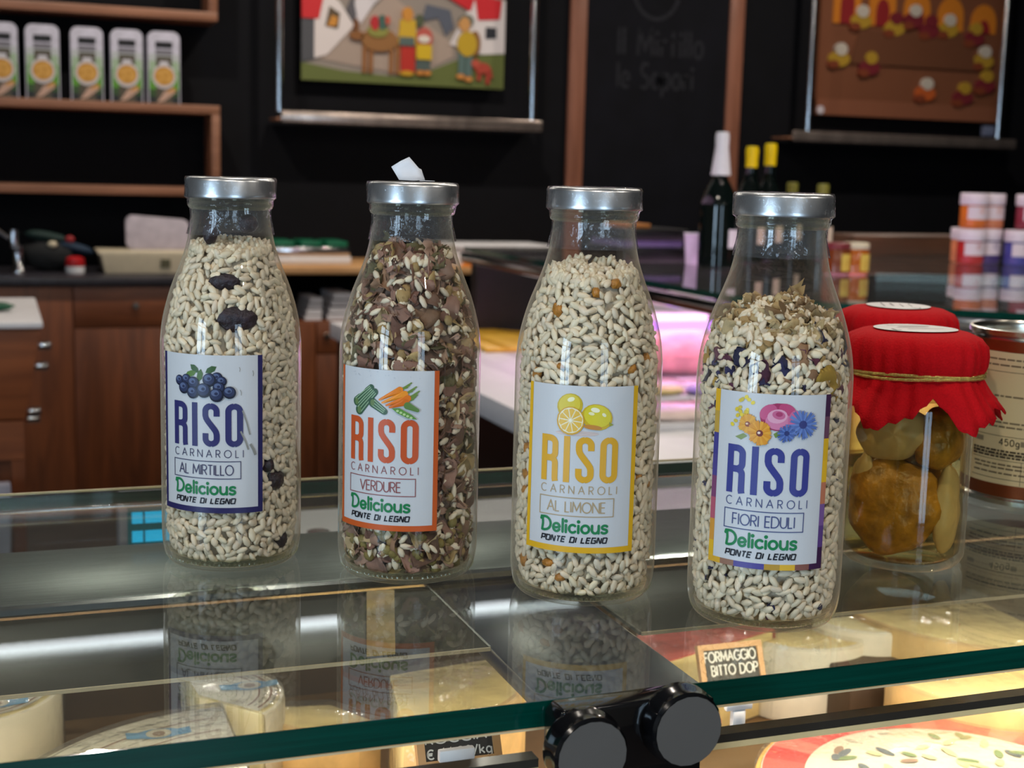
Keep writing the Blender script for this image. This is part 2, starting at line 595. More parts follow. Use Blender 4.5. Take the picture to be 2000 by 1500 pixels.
A_ = arc
THIN = {
    'A': (.84, [[(0, 0), (.42, 1), (.84, 0)], [(.16, .36), (.68, .36)]]),
    'B': (.6, [[(0, 0), (0, 1), (.3, 1)] + A_(.3, .76, .24, .24, 90, -90) + [(0, .52)], [(.3, .52)] + A_(.32, .26, .27, .26, 90, -90) + [(0, 0)]]),
    'C': (.86, [A_(.48, .5, .48, .5, 48, 312, 26)]),
    'D': (.78, [['c', (0, 0), (0, 1), (.28, 1)] + A_(.28, .5, .5, .5, 90, -90, 20) + [(.28, 0)]]),
    'E': (.52, [[(.52, 1), (0, 1), (0, 0), (.52, 0)], [(0, .52), (.46, .52)]]),
    'F': (.5, [[(.5, 1), (0, 1), (0, 0)], [(0, .5), (.44, .5)]]),
    'G': (.9, [A_(.5, .5, .5, .5, 45, 350, 28) + [(.98, .46), (.6, .46)]]),
    'I': (.06, [[(.03, 0), (.03, 1)]]),
    'L': (.46, [[(0, 1), (0, 0), (.46, 0)]]),
    'M': (.92, [[(0, 0), (.06, 1), (.46, .2), (.86, 1), (.92, 0)]]),
    'N': (.74, [[(0, 0), (0, 1), (.74, 0), (.74, 1)]]),
    'O': (1.0, [['c'] + A_(.5, .5, .5, .5, 0, 347, 26)]),
    'P': (.58, [[(0, 0), (0, 1), (.3, 1)] + A_(.3, .74, .28, .26, 90, -90) + [(0, .48)]]),
    'R': (.6, [[(0, 0), (0, 1), (.3, 1)] + A_(.3, .74, .28, .26, 90, -90) + [(0, .48)], [(.26, .48), (.6, 0)]]),
    'S': (.56, [A_(.29, .75, .25, .25, 40, 250, 14) + A_(.27, .25, .27, .25, 80, -140, 14)]),
    'T': (.6, [[(0, 1), (.6, 1)], [(.3, 1), (.3, 0)]]),
    'U': (.68, [[(0, 1), (0, .34)] + A_(.34, .34, .34, .34, 180, 360) + [(.68, 1)]]),
    'V': (.8, [[(0, 1), (.4, 0), (.8, 1)]]),
    'K': (.6, [[(0, 0), (0, 1)], [(.58, 1), (0, .42)], [(.18, .58), (.6, 0)]]),
    '0': (.6, [['c'] + A_(.3, .5, .3, .5, 0, 345, 22)]),
    '1': (.26, [[(0, .8), (.2, 1), (.2, 0)]]),
    '4': (.6, [[(.44, 0), (.44, 1), (0, .3), (.6, .3)]]),
    '5': (.56, [[(.5, 1), (.08, 1), (.04, .56)] + A_(.26, .33, .28, .33, 110, -140, 16)]),
    '9': (.56, [['c'] + A_(.28, .7, .28, .3, 0, 340, 16), [(.56, .7), (.5, .3), (.24, 0)]]),
    ',': (.1, [[(.08, .1), (0, -.14)]]),
    '/': (.4, [[(0, -.05), (.4, 1.05)]]),
    'e_': (.7, [A_(.42, .5, .36, .5, 50, 310, 18), [(0, .6), (.56, .6)], [(0, .42), (.52, .42)]]),
    'k': (.46, [[(0, 0), (0, 1)], [(.42, .64), (0, .26)], [(.14, .38), (.46, 0)]]),
    'g': (.5, [['c'] + A_(.25, .33, .24, .33, 0, 340, 16), [(.5, .64), (.5, -.12)] + A_(.26, -.12, .24, .2, 0, -150, 8)]),
    'i': (.06, [[(.03, 0), (.03, .62)], ['d', (.03, .86)]]),
    'l': (.06, [[(.03, 0), (.03, 1)]]),
    'r': (.34, [[(0, 0), (0, .62)], [(0, .4), (.12, .58), (.34, .6)]]),
    't': (.36, [[(.16, .95), (.16, 0)], [(0, .62), (.36, .62)]]),
    'o': (.54, [['c'] + A_(.27, .31, .27, .31, 0, 340, 16)]),
    'e': (.5, [[(.02, .32), (.5, .32)] + A_(.26, .31, .25, .31, 5, 320, 16)]),
    'a': (.5, [['c'] + A_(.25, .31, .25, .31, 0, 340, 16), [(.5, .62), (.5, 0)]]),
    'p': (.5, [['c'] + A_(.26, .31, .25, .31, 0, 340, 16), [(0, .62), (0, -.35)]]),
}
THIN['€'] = THIN['e_']
_h, _w, _r = .068, .375, .12          # heavy condensed capitals
HEAVY = {
    'R': (_w, [[(_h, 0), (_h, 1)],
               [(_h, 1 - _h), (_w - _h - _r, 1 - _h)] + A_(_w - _h - _r, 1 - _h - _r, _r, _r, 90, 0) + A_(_w - _h - _r, .5 + _r, _r, _r, 0, -90) + [(_h, .5)],
               [(_w - _h - _r, .5)] + A_(_w - _h - _r * .9, .5 - _r * .9, _r * .9, _r * .9, 90, 0, 10) + [(_w - _h, .06), (_w - _h + .012, 0)]]),
    'I': (2 * _h, [[(_h, 0), (_h, 1)]]),
    'S': (_w, [[(_w - _h, .70)] + A_(_w - _h - _r, 1 - _h - _r, _r, _r, 0, 90) + A_(_h + _r, 1 - _h - _r, _r, _r, 90, 180) +
               [(_h, .72), (_h + .015, .655), (_h + .05, .595), (_w / 2, .5), (_w - _h - .05, .405), (_w - _h - .015, .345), (_w - _h, .28)] +
               A_(_w - _h - _r, _h + _r, _r, _r, 0, -90) + A_(_h + _r, _h + _r, _r, _r, 270, 180) + [(_h, .31)]]),
    'O': (_w, [['c'] + A_(_w - _h - _r, 1 - _h - _r, _r, _r, 0, 90) + A_(_h + _r, 1 - _h - _r, _r, _r, 90, 180) +
               A_(_h + _r, _h + _r, _r, _r, 180, 270) + A_(_w - _h - _r, _h + _r, _r, _r, 270, 360)]),
}
ROUND = {
    'D': (.78, [[(.12, .98), (.16, .5), (.1, .04)], [(0, .84), (.04, 1.0), (.3, 1.02)] + A_(.3, .52, .46, .5, 85, -80, 18) + [(.28, .0), (.1, .02)]]),
    'e': (.56, [[(.06, .3), (.3, .3), (.5, .36)] + A_(.29, .32, .24, .3, 15, 330, 18)]),
    'l': (.1, [[(.05, .02), (.05, .98)]]),
    'i': (.1, [[(.05, .02), (.05, .56)], ['d', (.05, .86)]]),
    'c': (.5, [A_(.29, .31, .25, .29, 50, 315, 18)]),
    'o': (.58, [['c'] + A_(.29, .31, .26, .29, 0, 340, 20)]),
    'u': (.54, [[(.04, .6), (.04, .3)] + A_(.26, .27, .22, .25, 180, 350, 12), [(.5, .6), (.5, .02)]]),
    's': (.46, [A_(.25, .46, .19, .14, 30, 260, 12) + A_(.22, .16, .2, .15, 80, -150, 12)]),
}
TECH = {
    'P': (.62, [[(0, 0), (0, 1), (.62, 1), (.62, .42), (0, .42)]]),
    'O': (.68, [['c', (.1, 0), (0, .1), (0, 1), (.58, 1), (.68, .9), (.68, 0)]]),
    'N': (.66, [[(0, 0), (0, 1), (.1, 1), (.56, 0), (.66, 0), (.66, 1)]]),
    'T': (.62, [[(0, 1), (.62, 1)], [(.31, 1), (.31, 0)]]),
    'E': (.6, [[(.6, 1), (0, 1), (0, 0), (.6, 0)], [(0, .52), (.52, .52)]]),
    'D': (.66, [['c', (0, 0), (0, 1), (.54, 1), (.66, .84), (.66, 0)]]),
    'I': (.06, [[(.03, 0), (.03, 1)]]),
    'L': (.56, [[(0, 1), (0, 0), (.56, 0)]]),
    'G': (.66, [[(.64, 1), (0, 1), (0, 0), (.66, 0), (.66, .5), (.3, .5)]]),
}


# ------------------------------------------------------------------ the room
def struct(name, mb, m, parent=None, **k):
    o = mb.build(name, m, parent, **k)
    if parent is None:
        o['kind'] = 'structure'
    return o


X0, X1, Y0, Y1, Z1 = ROOM['x0'], ROOM['x1'], ROOM['y0'], ROOM['y1'], ROOM['z1']
struct('floor', MB().box(X0 - .1, X1 + .1, Y0 - .1, Y1 + .1, -.1, 0), M_FLOOR)
struct('ceiling', MB().box(X0 - .1, X1 + .1, Y0 - .1, Y1 + .1, Z1, Z1 + .1), M_CEIL)
struct('wall_back', MB().box(X0, X1, Y1, Y1 + .1, 0, Z1), M_WALL)
struct('wall_right', MB().box(X1, X1 + .1, Y0, Y1, 0, Z1), M_WALL)


def pierced_wall(name, fn, a0, a1, w0, w1, z0, z1):
    b = MB()
    for (p, q, r, s_) in ((a0, w0, 0, Z1), (w1, a1, 0, Z1), (w0, w1, 0, z0), (w0, w1, z1, Z1)):
        fn(b, p, q, r, s_)
    return struct(name, b, M_PLASTER)


pierced_wall('wall_left', lambda b, p, q, r, s_: b.box(X0 - .1, X0, p, q, r, s_), Y0, Y1, -2.25, -.85, .1, 2.6)
pierced_wall('wall_front', lambda b, p, q, r, s_: b.box(p, q, Y0 - .1, Y0, r, s_), X0, X1, -.2, .8, .1, 2.6)
M_SASH = mat('window_sash', S(90, 84, 78), 0.5)


def window(name, along, a0, a1, pos):
    o = bpy.data.objects.new(name, None)
    COL.objects.link(o)
    o['kind'] = 'structure'

    def bar(nm, p, q, r, s_, t=.03):
        b = MB()
        if along == 'y':
            b.box(pos - t, pos + t, p, q, r, s_)
        else:
            b.box(p, q, pos - t, pos + t, r, s_)
        b.build(nm, M_SASH, o, smooth=False)
    z0, z1 = .1, 2.6
    for p, q, r, s_ in ((a0, a0 + .06, z0, z1), (a1 - .06, a1, z0, z1), (a0 + .06, a1 - .06, z0, z0 + .06), (a0 + .06, a1 - .06, z1 - .06, z1)):
        bar('window_frame', p, q, r, s_)
    n = 2
    for i in range(1, n):
        c = a0 + (a1 - a0) * i / n
        bar('mullion', c - .035, c + .035, z0 + .06, z1 - .06, .025)
    bar('transom', a0 + .06, a1 - .06, 2.1, 2.15, .024)


window('window_1', 'y', -2.25, -.85, X0 + .04)
window('window_2', 'x', -.2, .8, Y0 + .04)

# spotlights on the ceiling: customer side and staff side
M_LAMP = glow('lamp_lens', (1.0, 0.90, 0.76), 14.0)
SPOTS = [(-1.3, .2, 12), (-.2, -.9, 12), (.9, -1.6, 12), (2.2, -.6, 14), (.4, 1.6, 10), (1.6, 2.0, 12), (.3, 5.1, 19), (1.7, 5.1, 22), (3.8, 5.1, 21), (2.7, 2.7, 12)]
for i, (x, y, pw) in enumerate(SPOTS):
    t = thing('ceiling_spotlight', 'small round recessed spotlight in the ceiling, above the top of the picture', 'spotlight', (x, y, Z1), 0, 'ceiling spotlights')
    MB().lathe([(.045, -.001), (.06, -.001), (.06, -.03), (.045, -.03)], 24).build('rim', M_CHROME, t)
    MB().lathe([(.0, -.012), (.044, -.012)], 24).build('lens', M_LAMP, t)
    l = bpy.data.lights.new('spot_beam', 'AREA')
    l.shape = 'DISK'
    l.size = .085
    l.energy = pw
    l.color = (1.0, .90, .78)
    lo = bpy.data.objects.new('spot_beam', l)
    COL.objects.link(lo)
    lo.location = (0, 0, -.035)
    lo.parent = t

t = thing('ceiling_light', 'long fluorescent ceiling light over the staff aisle, mirrored in the glass top', 'light', (.4, 6.3, Z1))
MB().box(-2.4, 2.4, -.06, .06, -.05, -.001).build('housing', M_WHITE, t, bevel=.005)
MB().tube([(-2.35, 0, -.072), (2.35, 0, -.072)], .02, 12).build('tube', glow('fluorescent', (.88, .95, 1.0), 3.5), t)

# ------------------------------------------------------------------ the glass-topped cheese counter
GX0, GX1 = -.75, 1.05
FY, BY = .504, .938
T_GLASS = .011
counter = thing('display_counter', 'glass-topped cheese display counter that carries the four rice bottles', 'counter', (0, 0, 0))
top = MB().box(GX0, GX1, FY + .0004, BY - .0004, G - T_GLASS, G).build('glass_top', M_TOPGLASS, counter, smooth=False)
e = MB().box(GX0, GX1, FY - .0004, FY + .0003, G - T_GLASS, G).build('front_edge', M_GREEN_EDGE, top, smooth=False)
tag(e, 'dark green polished front edge of the glass top')
MB().box(GX0, GX1, BY - .0003, BY + .0004, G - T_GLASS, G - .003).build('rear_edge', M_GREEN_EDGE, top, smooth=False)
MB().box(GX0, GX1, BY - .0003, BY + .0010, G - .0014, G - .0001).build('rear_edge_glint', mat('rear_glint_pale', S(232, 214, 170), .25), top, smooth=False)  # pale strip paints in the case light caught by the rear edge
# steel profile that holds the rear of the glass
MB().box(GX0, GX1, BY - .001, BY + .002, G - .0140, G - .0115).build('rear_rail', M_CHROME, counter, bevel=.001)
ZS = 1.176
MB().box(GX0, GX1, .772, .882, ZS - .016, ZS).build('steel_rail', M_STEEL, counter, bevel=.002)
MB().tube([(GX0, .769, ZS - .004), (GX1, .769, ZS - .004)], .0042, 8).build('rail_lip', M_CHROME, counter)
ZC = 1.170
for x0, x1 in ((GX0, .236), (.323, GX1)):
    c_ = MB().box(x0, x1, .652, .764, ZC - .0018, ZC).build('lamp_canopy', M_CANOPY, counter, bevel=.0003)
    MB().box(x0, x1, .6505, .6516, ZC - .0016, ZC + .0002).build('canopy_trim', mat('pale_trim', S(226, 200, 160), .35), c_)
    xs = x1 if x1 < .3 else x0
    MB().box(xs - .0007, xs + .0007, .652, .764, ZC - .0016, ZC + .0003).build('canopy_side_trim', mat('smoke_trim', S(120, 118, 108), .3), c_)
MB().box(.2375, .3215, .56, .764, 1.158, ZC - .002).build('bay_divider', M_CANOPYD, counter, bevel=.002)
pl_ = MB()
pl_.prism([(v.x, v.y) for v in (at_z(716, 1284, ZC), at_z(772, 1279, ZC), at_z(770, 1158, ZC), at_z(716, 1161, ZC))], ZC + .0003, ZC + .002)  # added amber patch, colouring in a view refracted through the bottle base
tag(pl_.build('amber_refraction_patch', mat('amber_refraction', S(222, 178, 98), .35, var=.25, scale=60), counter), 'amber coloured patch on the lamp canopy, added for a refracted view')
# case below the glass
MB().box(GX0, GX1, .53, 1.06, .975, .992).build('display_deck', M_CASEIN, counter)
MB().box(GX0, GX1, 1.06, 1.075, .80, 1.10).build('rear_panel', mat('rear_panel_enamel', S(70, 56, 42), .5), counter)
MB().box(GX0, GX1, .53, 1.06, .10, .975).build('cabinet_body', M_BLACK, counter)
MB().box(GX0, GX1, .57, 1.03, 0, .10).build('plinth', M_STEEL, counter)
# hanging front panes: two bays, top edge 25 mm below the glass top
for x0, x1 in ((GX0, .205), (.281, GX1)):
    p_ = MB().box(x0, x1, .5045, .5105, .93, 1.1715).build('front_pane', M_PANE, counter, smooth=False)
    MB().box(x0, x1, .5035, .5115, 1.1715, 1.1752).build('pane_top_edge', mat('pane_edge_dark', S(52, 48, 42), .2), p_, smooth=False)
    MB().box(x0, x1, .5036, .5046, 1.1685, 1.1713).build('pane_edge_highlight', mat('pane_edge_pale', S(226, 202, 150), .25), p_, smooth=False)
MB().box(GX0, GX1, .503, .512, 1.1880, 1.1888).build('glass_edge_highlight', mat('pale_highlight', S(214, 190, 148), .4), counter)  # pale strip painted as the thin highlight below the front edge
# hinge with two round caps
hg = MB()
hg.prism([(.2065, 1.176), (.2065, 1.1965), (.2095, 1.2005), (.2725, 1.2018), (.2785, 1.1985), (.2785, 1.176), (.272, 1.172), (.213, 1.172)], .4895, .5030, fn=lambda a, b, c: (a, c, b))
hinge = hg.build('hinge', M_HINGE, counter, bevel=.0012)
MB().box(.2105, .2745, .4915, .5032, 1.120, 1.1735).build('hinge_leaf', M_HINGE, hinge, bevel=.001)
for cx, cz in ((.2183, 1.1845), (.2612, 1.1902)):
    prof = [(.0, -.0), (.0150, -.0), (.0160, .0015), (.0160, .006), (.0170, .008), (.0170, .0115)]
    k = MB()
    n = 40
    vs, fs = [], []
    ring = [(r, h) for r, h in prof]
    for r, h in ring:
        for i in range(n):
            t_ = 2 * pi * i / n
            vs.append((cx + r * cos(t_), .4790 + h, cz + r * sin(t_)))
    for j in range(len(ring) - 1):
        for i in range(n):
            fs.append((j * n + i, j * n + (i + 1) % n, (j + 1) * n + (i + 1) % n, (j + 1) * n + i))
    k.add(vs, fs)
    cp = k.build('hinge_knob', M_HINGE, hinge, angle=30)
    f_ = MB()
    vs = [(cx, .4787, cz)] + [(cx + .0149 * cos(2 * pi * i / 20 + .1), .4787, cz + .0149 * sin(2 * pi * i / 20 + .1)) for i in range(20)]
    f_.add(vs, [(0, 1 + i, 1 + (i + 1) % 20) for i in range(20)])
    f_.add([(x, .4791, z) for x, y, z in vs], [(0, 1 + i, 1 + (i + 1) % 20) for i in range(20)])
    tag(f_.build('cap_face', M_CAPFACE, cp, smooth=False), 'matt grey faceted cap face')
# warm light strip under each canopy
M_LED = glow('warm_led', (1.0, .80, .52), 5.0)
for x0, x1 in ((GX0, .23), (.33, GX1)):
    MB().box(x0 + .01, x1 - .01, .694, .702, ZC - .0065, ZC - .0025).build('led_strip', M_LED, counter, smooth=False)
    la = area('case_light', ((x0 + x1) / 2, .698, ZC - .0095), (0, .1, -1), x1 - x0 - .03, .008, 2.5 * (x1 - x0), (1.0, .86, .66))
    la.parent = counter

# ------------------------------------------------------------------ bottles
PROFILE = [(.0, .0022), (.018, .0016), (.0275, .0002), (.0318, .0), (.0345, .0016), (.0364, .0055), (.0375, .0115), (.0378, .02), (.0378, .05), (.0378, .09), (.0378, .117),
           (.0375, .1235), (.0361, .1345), (.0322, .149), (.0268, .163), (.0240, .1712), (.0222, .179), (.0209, .187), (.0205, .192)]
NECK = [(.0205, .192), (.0216, .1930), (.0221, .1943), (.0216, .1957), (.0209, .1965), (.0209, .1990)]
_pz = np.array([p[1] for p in PROFILE[6:]])
_pr = np.array([p[0] for p in PROFILE[6:]])


def smooth_profile(pr, k=4):
    out = []
    n = len(pr)
    for i in range(n - 1):
        p0, p1, p2, p3 = pr[max(i - 1, 0)], pr[i], pr[i + 1], pr[min(i + 2, n - 1)]
        for j in range(k):
            t = j / k
            out.append(tuple(0.5 * (2 * p1[d] + (p2[d] - p0[d]) * t + (2 * p0[d] - 5 * p1[d] + 4 * p2[d] - p3[d]) * t * t + (3 * p1[d] - p0[d] - 3 * p2[d] + p3[d]) * t ** 3) for d in (0, 1)))
    out.append(pr[-1])
    return out


SP = smooth_profile(PROFILE[1:])
_sz = np.array([p[1] for p in SP][8:])
_sr = np.array([p[0] for p in SP][8:])


def r_in(z):
    r = np.interp(z, _sz, _sr) - .0019
    low = np.clip((np.asarray(z) - .0045) / .012, 0, 1)
    return np.where(np.asarray(z) < .0165, np.minimum(r, .0295 + .0053 * np.sqrt(np.clip(1 - (1 - low) ** 2, 0, 1))), r)


def icogrid(nu, nv):
    b = MB().blob((0, 0, 0), (1, 1, 1), None, nu, nv)
    tri = []
    for q in b.f:
        tri.append(q[:3])
        if len(q) == 4:
            tri.append((q[0], q[2], q[3]))
    return np.array(b.v), np.array(tri)


GRV, GRF = icogrid(7, 6)


def frames(ax, nrm):
    """orthonormal frames: x along ax, z near nrm"""
    ax = ax / np.linalg.norm(ax, axis=1, keepdims=True)
    y = np.cross(nrm, ax)
    y /= np.linalg.norm(y, axis=1, keepdims=True) + 1e-9
    z = np.cross(ax, y)
    return np.stack([ax, y, z], 2)


def scatter_shell(zf, depth, sp_z, sp_u, r, zlo=.0065):
    """jittered points on a shell 'depth' inside the glass, up to the fill height zf(a)"""
    P = []
    z = zlo
    while z < .19:
        R = float(r_in(z)) - depth
        if R > .002:
            n = max(3, int(2 * pi * R / sp_u))
            for i in range(n):
                a = 2 * pi * (i + r.random()) / n
                zz = z + (r.random() - .5) * sp_z * 1.2
                if zlo - .002 < zz < zf(a, R):
                    P.append((a, zz, depth + r.random() * .0007))
        z += sp_z
    return np.array(P)


def poisson_shell(zf, depth, dmin, r, zlo=.0065, tries=26000):
    """evenly packed random points on a shell inside the glass"""
    zs = np.linspace(zlo, .186, 200)
    w = np.maximum(r_in(zs) - depth, .004)
    cdf = np.cumsum(w) / w.sum()
    Z = np.interp(r.random(tries), cdf, zs)
    A = r.random(tries) * 2 * pi
    RR = np.maximum(r_in(Z) - depth, .003)
    XY = np.stack([RR * np.cos(A), RR * np.sin(A), Z], 1)
    J = r.random(tries)
    cell, out = {}, []
    d2 = dmin * dmin
    for i in range(tries):
        x, y, z = XY[i]
        if z > zf(A[i], RR[i]):
            continue
        k = (int(x // dmin), int(y // dmin), int(z // dmin))
        ok = True
        for a in (-1, 0, 1):
            for b in (-1, 0, 1):
                for c in (-1, 0, 1):
                    for (px, py, pz) in cell.get((k[0] + a, k[1] + b, k[2] + c), ()):
                        if (px - x) ** 2 + (py - y) ** 2 + (pz - z) ** 2 < d2:
                            ok = False
                            break
                    if not ok: break
                if not ok: break
            if not ok: break
        if ok:
            cell.setdefault(k, []).append((x, y, z))
            out.append((A[i], z, depth + J[i] * .0006))
    return np.array(out)


def place(P):
    a, z, d = P[:, 0], P[:, 1], P[:, 2]
    R = r_in(z) - d
    pos = np.stack([R * np.cos(a), R * np.sin(a), z], 1)
    slope = np.interp(z, (_sz[1:] + _sz[:-1]) / 2, np.diff(_sr) / np.maximum(np.diff(_sz), 1e-6))
    nrm = np.stack([np.cos(a), np.sin(a), -np.clip(slope, -1.2, 1.2)], 1)
    nrm /= np.linalg.norm(nrm, axis=1, keepdims=True)
    tan = np.stack([-np.sin(a), np.cos(a), np.zeros_like(a)], 1)
    up = np.cross(nrm, tan)
    return pos, nrm, tan, up


def clamp_in(V):
    R = np.hypot(V[..., 0], V[..., 1])
    lim = r_in(V[..., 2]) + .0001
    k = np.minimum(1, lim / np.maximum(R, 1e-6))
    V[..., 0] *= k
    V[..., 1] *= k
    V[..., 2] = np.maximum(V[..., 2], .0046)
    return V


def grains(pos, nrm, tan, up, r, col, L=.0038, W=.00178, H=.0014, tilt=.35):
    n = len(pos)
    th = r.random(n) * 2 * pi
    ax = tan * np.cos(th)[:, None] + up * np.sin(th)[:, None] + nrm * r.normal(0, tilt, n)[:, None]
    M = frames(ax, nrm)
    s = r.normal(1, .1, (n, 3))
    pw = GRV * np.array([L, W, H])
    V = np.einsum('nij,nkj->nki', M, pw[None] * s[:, None, :]) + pos[:, None, :]
    V = clamp_in(V)
    F = (GRF[None] + (np.arange(n) * len(GRV))[:, None, None]).reshape(-1, 3)
    C = np.array(col)[None] * (1 + r.normal(0, .07, (n, 1))) * (1 + r.normal(0, .010, (n, 3)))
    C = np.repeat(np.clip(C, 0, 1), len(GRV), 0)
    return V.reshape(-1, 3), F, C


def flakes(pos, nrm, tan, up, r, cols, size, tilt=.5, thick=.0004):
    """curled dry pieces: small bent sheets with thickness"""
    n = len(pos)
    k = 6
    gx, gy = np.meshgrid(np.linspace(-1, 1, k), np.linspace(-1, 1, k))
    gx, gy = gx * np.sqrt(1 - gy ** 2 / 2.4), gy * np.sqrt(1 - gx ** 2 / 2.4)
    base = np.stack([gx.ravel(), gy.ravel()], 1)
    th = r.random(n) * 2 * pi
    ax = tan * np.cos(th)[:, None] + up * np.sin(th)[:, None] + nrm * r.normal(0, tilt, n)[:, None]
    M = frames(ax, nrm + tan * r.normal(0, tilt, n)[:, None] + up * r.normal(0, tilt, n)[:, None])
    sz = np.clip(r.normal(size, size * .35, n), size * .4, size * 2)
    asp = r.uniform(.35, .9, n)
    curl = r.normal(0, .8, n)
    x = base[None, :, 0] * sz[:, None] * (1 + r.normal(0, .09, (n, k * k)))
    y = base[None, :, 1] * (sz * asp)[:, None] * (1 + r.normal(0, .12, (n, k * k)))
    f1, f2 = r.uniform(2, 5, (2, n, 1))
    z = curl[:, None] * (x ** 2 + .4 * x * y) / sz[:, None] + sz[:, None] * (.22 * np.sin(f1 * x / sz[:, None] + f2) + .20 * np.sin(f2 * y / sz[:, None] + f1)) + r.normal(0, .05, (n, k * k)) * sz[:, None]
    up_ = np.stack([x, y, z], 2)
    lo_ = np.stack([x, y, z - thick], 2)
    P = np.concatenate([up_, lo_], 1)
    V = np.einsum('nij,nkj->nki', M, P) + pos[:, None, :]
    V = clamp_in(V)
    fs = []
    for j in range(k - 1):
        for i in range(k - 1):
            a = j * k + i
            fs += [(a, a + 1, a + k + 1), (a, a + k + 1, a + k)]
            o = k * k
            fs += [(o + a, o + a + k + 1, o + a + 1), (o + a, o + a + k, o + a + k + 1)]
    rim = [i for i in range(k)] + [j * k + k - 1 for j in range(1, k)] + [(k - 1) * k + i for i in range(k - 2, -1, -1)] + [j * k for j in range(k - 2, 0, -1)]
    for i in range(len(rim)):
        a, b = rim[i], rim[(i + 1) % len(rim)]
        fs += [(a, k * k + b, b), (a, k * k + a, k * k + b)]
    fs = np.array(fs)
    m = 2 * k * k
    F = (fs[None] + (np.arange(n) * m)[:, None, None]).reshape(-1, 3)
    C = np.array(cols)[r.integers(0, len(cols), n)] * (1 + r.normal(0, .14, (n, 1)))
    return V.reshape(-1, 3), F, np.repeat(np.clip(C, .005, 1), m, 0)


def join(parts):
    V, F, C, o = [], [], [], 0
    for v, f, c in parts:
        V.append(v); F.append(f + o); C.append(c)
        o += len(v)
    return np.concatenate(V), np.concatenate(F), np.concatenate(C)


RICE = S(236, 219, 188)
RL = .0381                                  # label radius


def label_map(u, v, lay):
    a = u / 1000 / RL - pi / 2
    R = RL + .00012 + lay * .00006
    return (R * cos(a), R * sin(a), .0326 + v / 1000)


LW, LH = 29.4, 84.0                         # half width and height of a label, mm


LABEL_DZ = {'AL MIRTILLO': .001, 'VERDURE': -.0025, 'AL LIMONE': -.0036, 'FIORI EDULI': 0.0}


def paper_label(bottle, border, ink, title, word, picture, soft=None):
    sheet = Print(lambda u, v, l: (lambda a: (RL * cos(a), RL * sin(a), .0326 + v / 1000))(u / 1000 / RL - pi / 2))
    sheet.rect(-LW, 0, LW, LH, S(211, 212, 214))
    lab = sheet.build('paper_label', bottle)
    bd = Print(label_map)
    if border == 'flowers':
        cs = [S(228, 176, 40), S(198, 160, 70), S(70, 66, 140), S(78, 70, 140), S(130, 70, 110), S(186, 90, 110), S(214, 150, 60), S(228, 178, 40)]
        n = len(cs)
        for i in range(n):
            y1 = LH - i * LH / n
            bd.rect(-LW, y1 - LH / n, -LW + 3.0, y1, cs[i])
            bd.rect(LW - 3.0, y1 - LH / n, LW, y1, [S(70, 40, 70), S(110, 70, 90), S(228, 178, 40), S(236, 184, 44), S(196, 120, 90), S(126, 90, 150), S(96, 66, 130), S(64, 34, 70)][i])
        cb = [S(220, 170, 50), S(150, 110, 90), S(84, 76, 150), S(84, 76, 150), S(190, 150, 60), S(228, 180, 44), S(140, 90, 80), S(64, 34, 70)]
        for i in range(n):
            bd.rect(-LW + i * 2 * LW / n, 0, -LW + (i + 1) * 2 * LW / n, 2.8, cb[i], .5)
    else:
        bd.rect(-LW, 0, -LW + 2.2, LH, border)
        bd.rect(LW - 2.6, 0, LW, LH, border)
        bd.rect(-LW + 2.2, 0, LW - 2.6, 3.0, border)
    bd.build('label_border', lab)
    p = Print(label_map)
    p.text('RISO', -20.5, 35.6, 23.2, 3.15, ink, 2, width=39.5, gap=.105, font=HEAVY)
    s2 = soft or ink
    p.text('CARNAROLI', -20.0, 30.0, 3.9, .42, s2, 2, width=39.0, gap=.62)
    p.stroke([(-20.6, 18.6), (-20.6, 27.8), (17.6, 27.8), (17.6, 18.6)], .45, s2, 2, closed=True)
    hw = {11: 30.5, 7: 23.0, 9: 29.5}.get(len(title), 28.0)
    if title == 'FIORI EDULI':
        hw = 29.5
    p.text(title, -1.5 - hw / 2, 20.6, 5.2, .58, s2, 2, width=hw, gap=.17)
    gr = S(26, 128, 74)
    p.text('Delicious', -19.6, 10.2, 6.7, 1.25, gr, 2, width=34.5, gap=.13, font=ROUND, caps=True)
    p.text('PONTE DI LEGNO', -19.2, 5.3, 2.6, .66, S(24, 24, 34), 2, width=33.5, gap=.3, font=TECH, shear=.22)
    p.build('lettering', lab)
    q = Print(label_map)
    picture(q)
    q.build('picture', lab)
    lab.location.z = LABEL_DZ[title]
    return lab


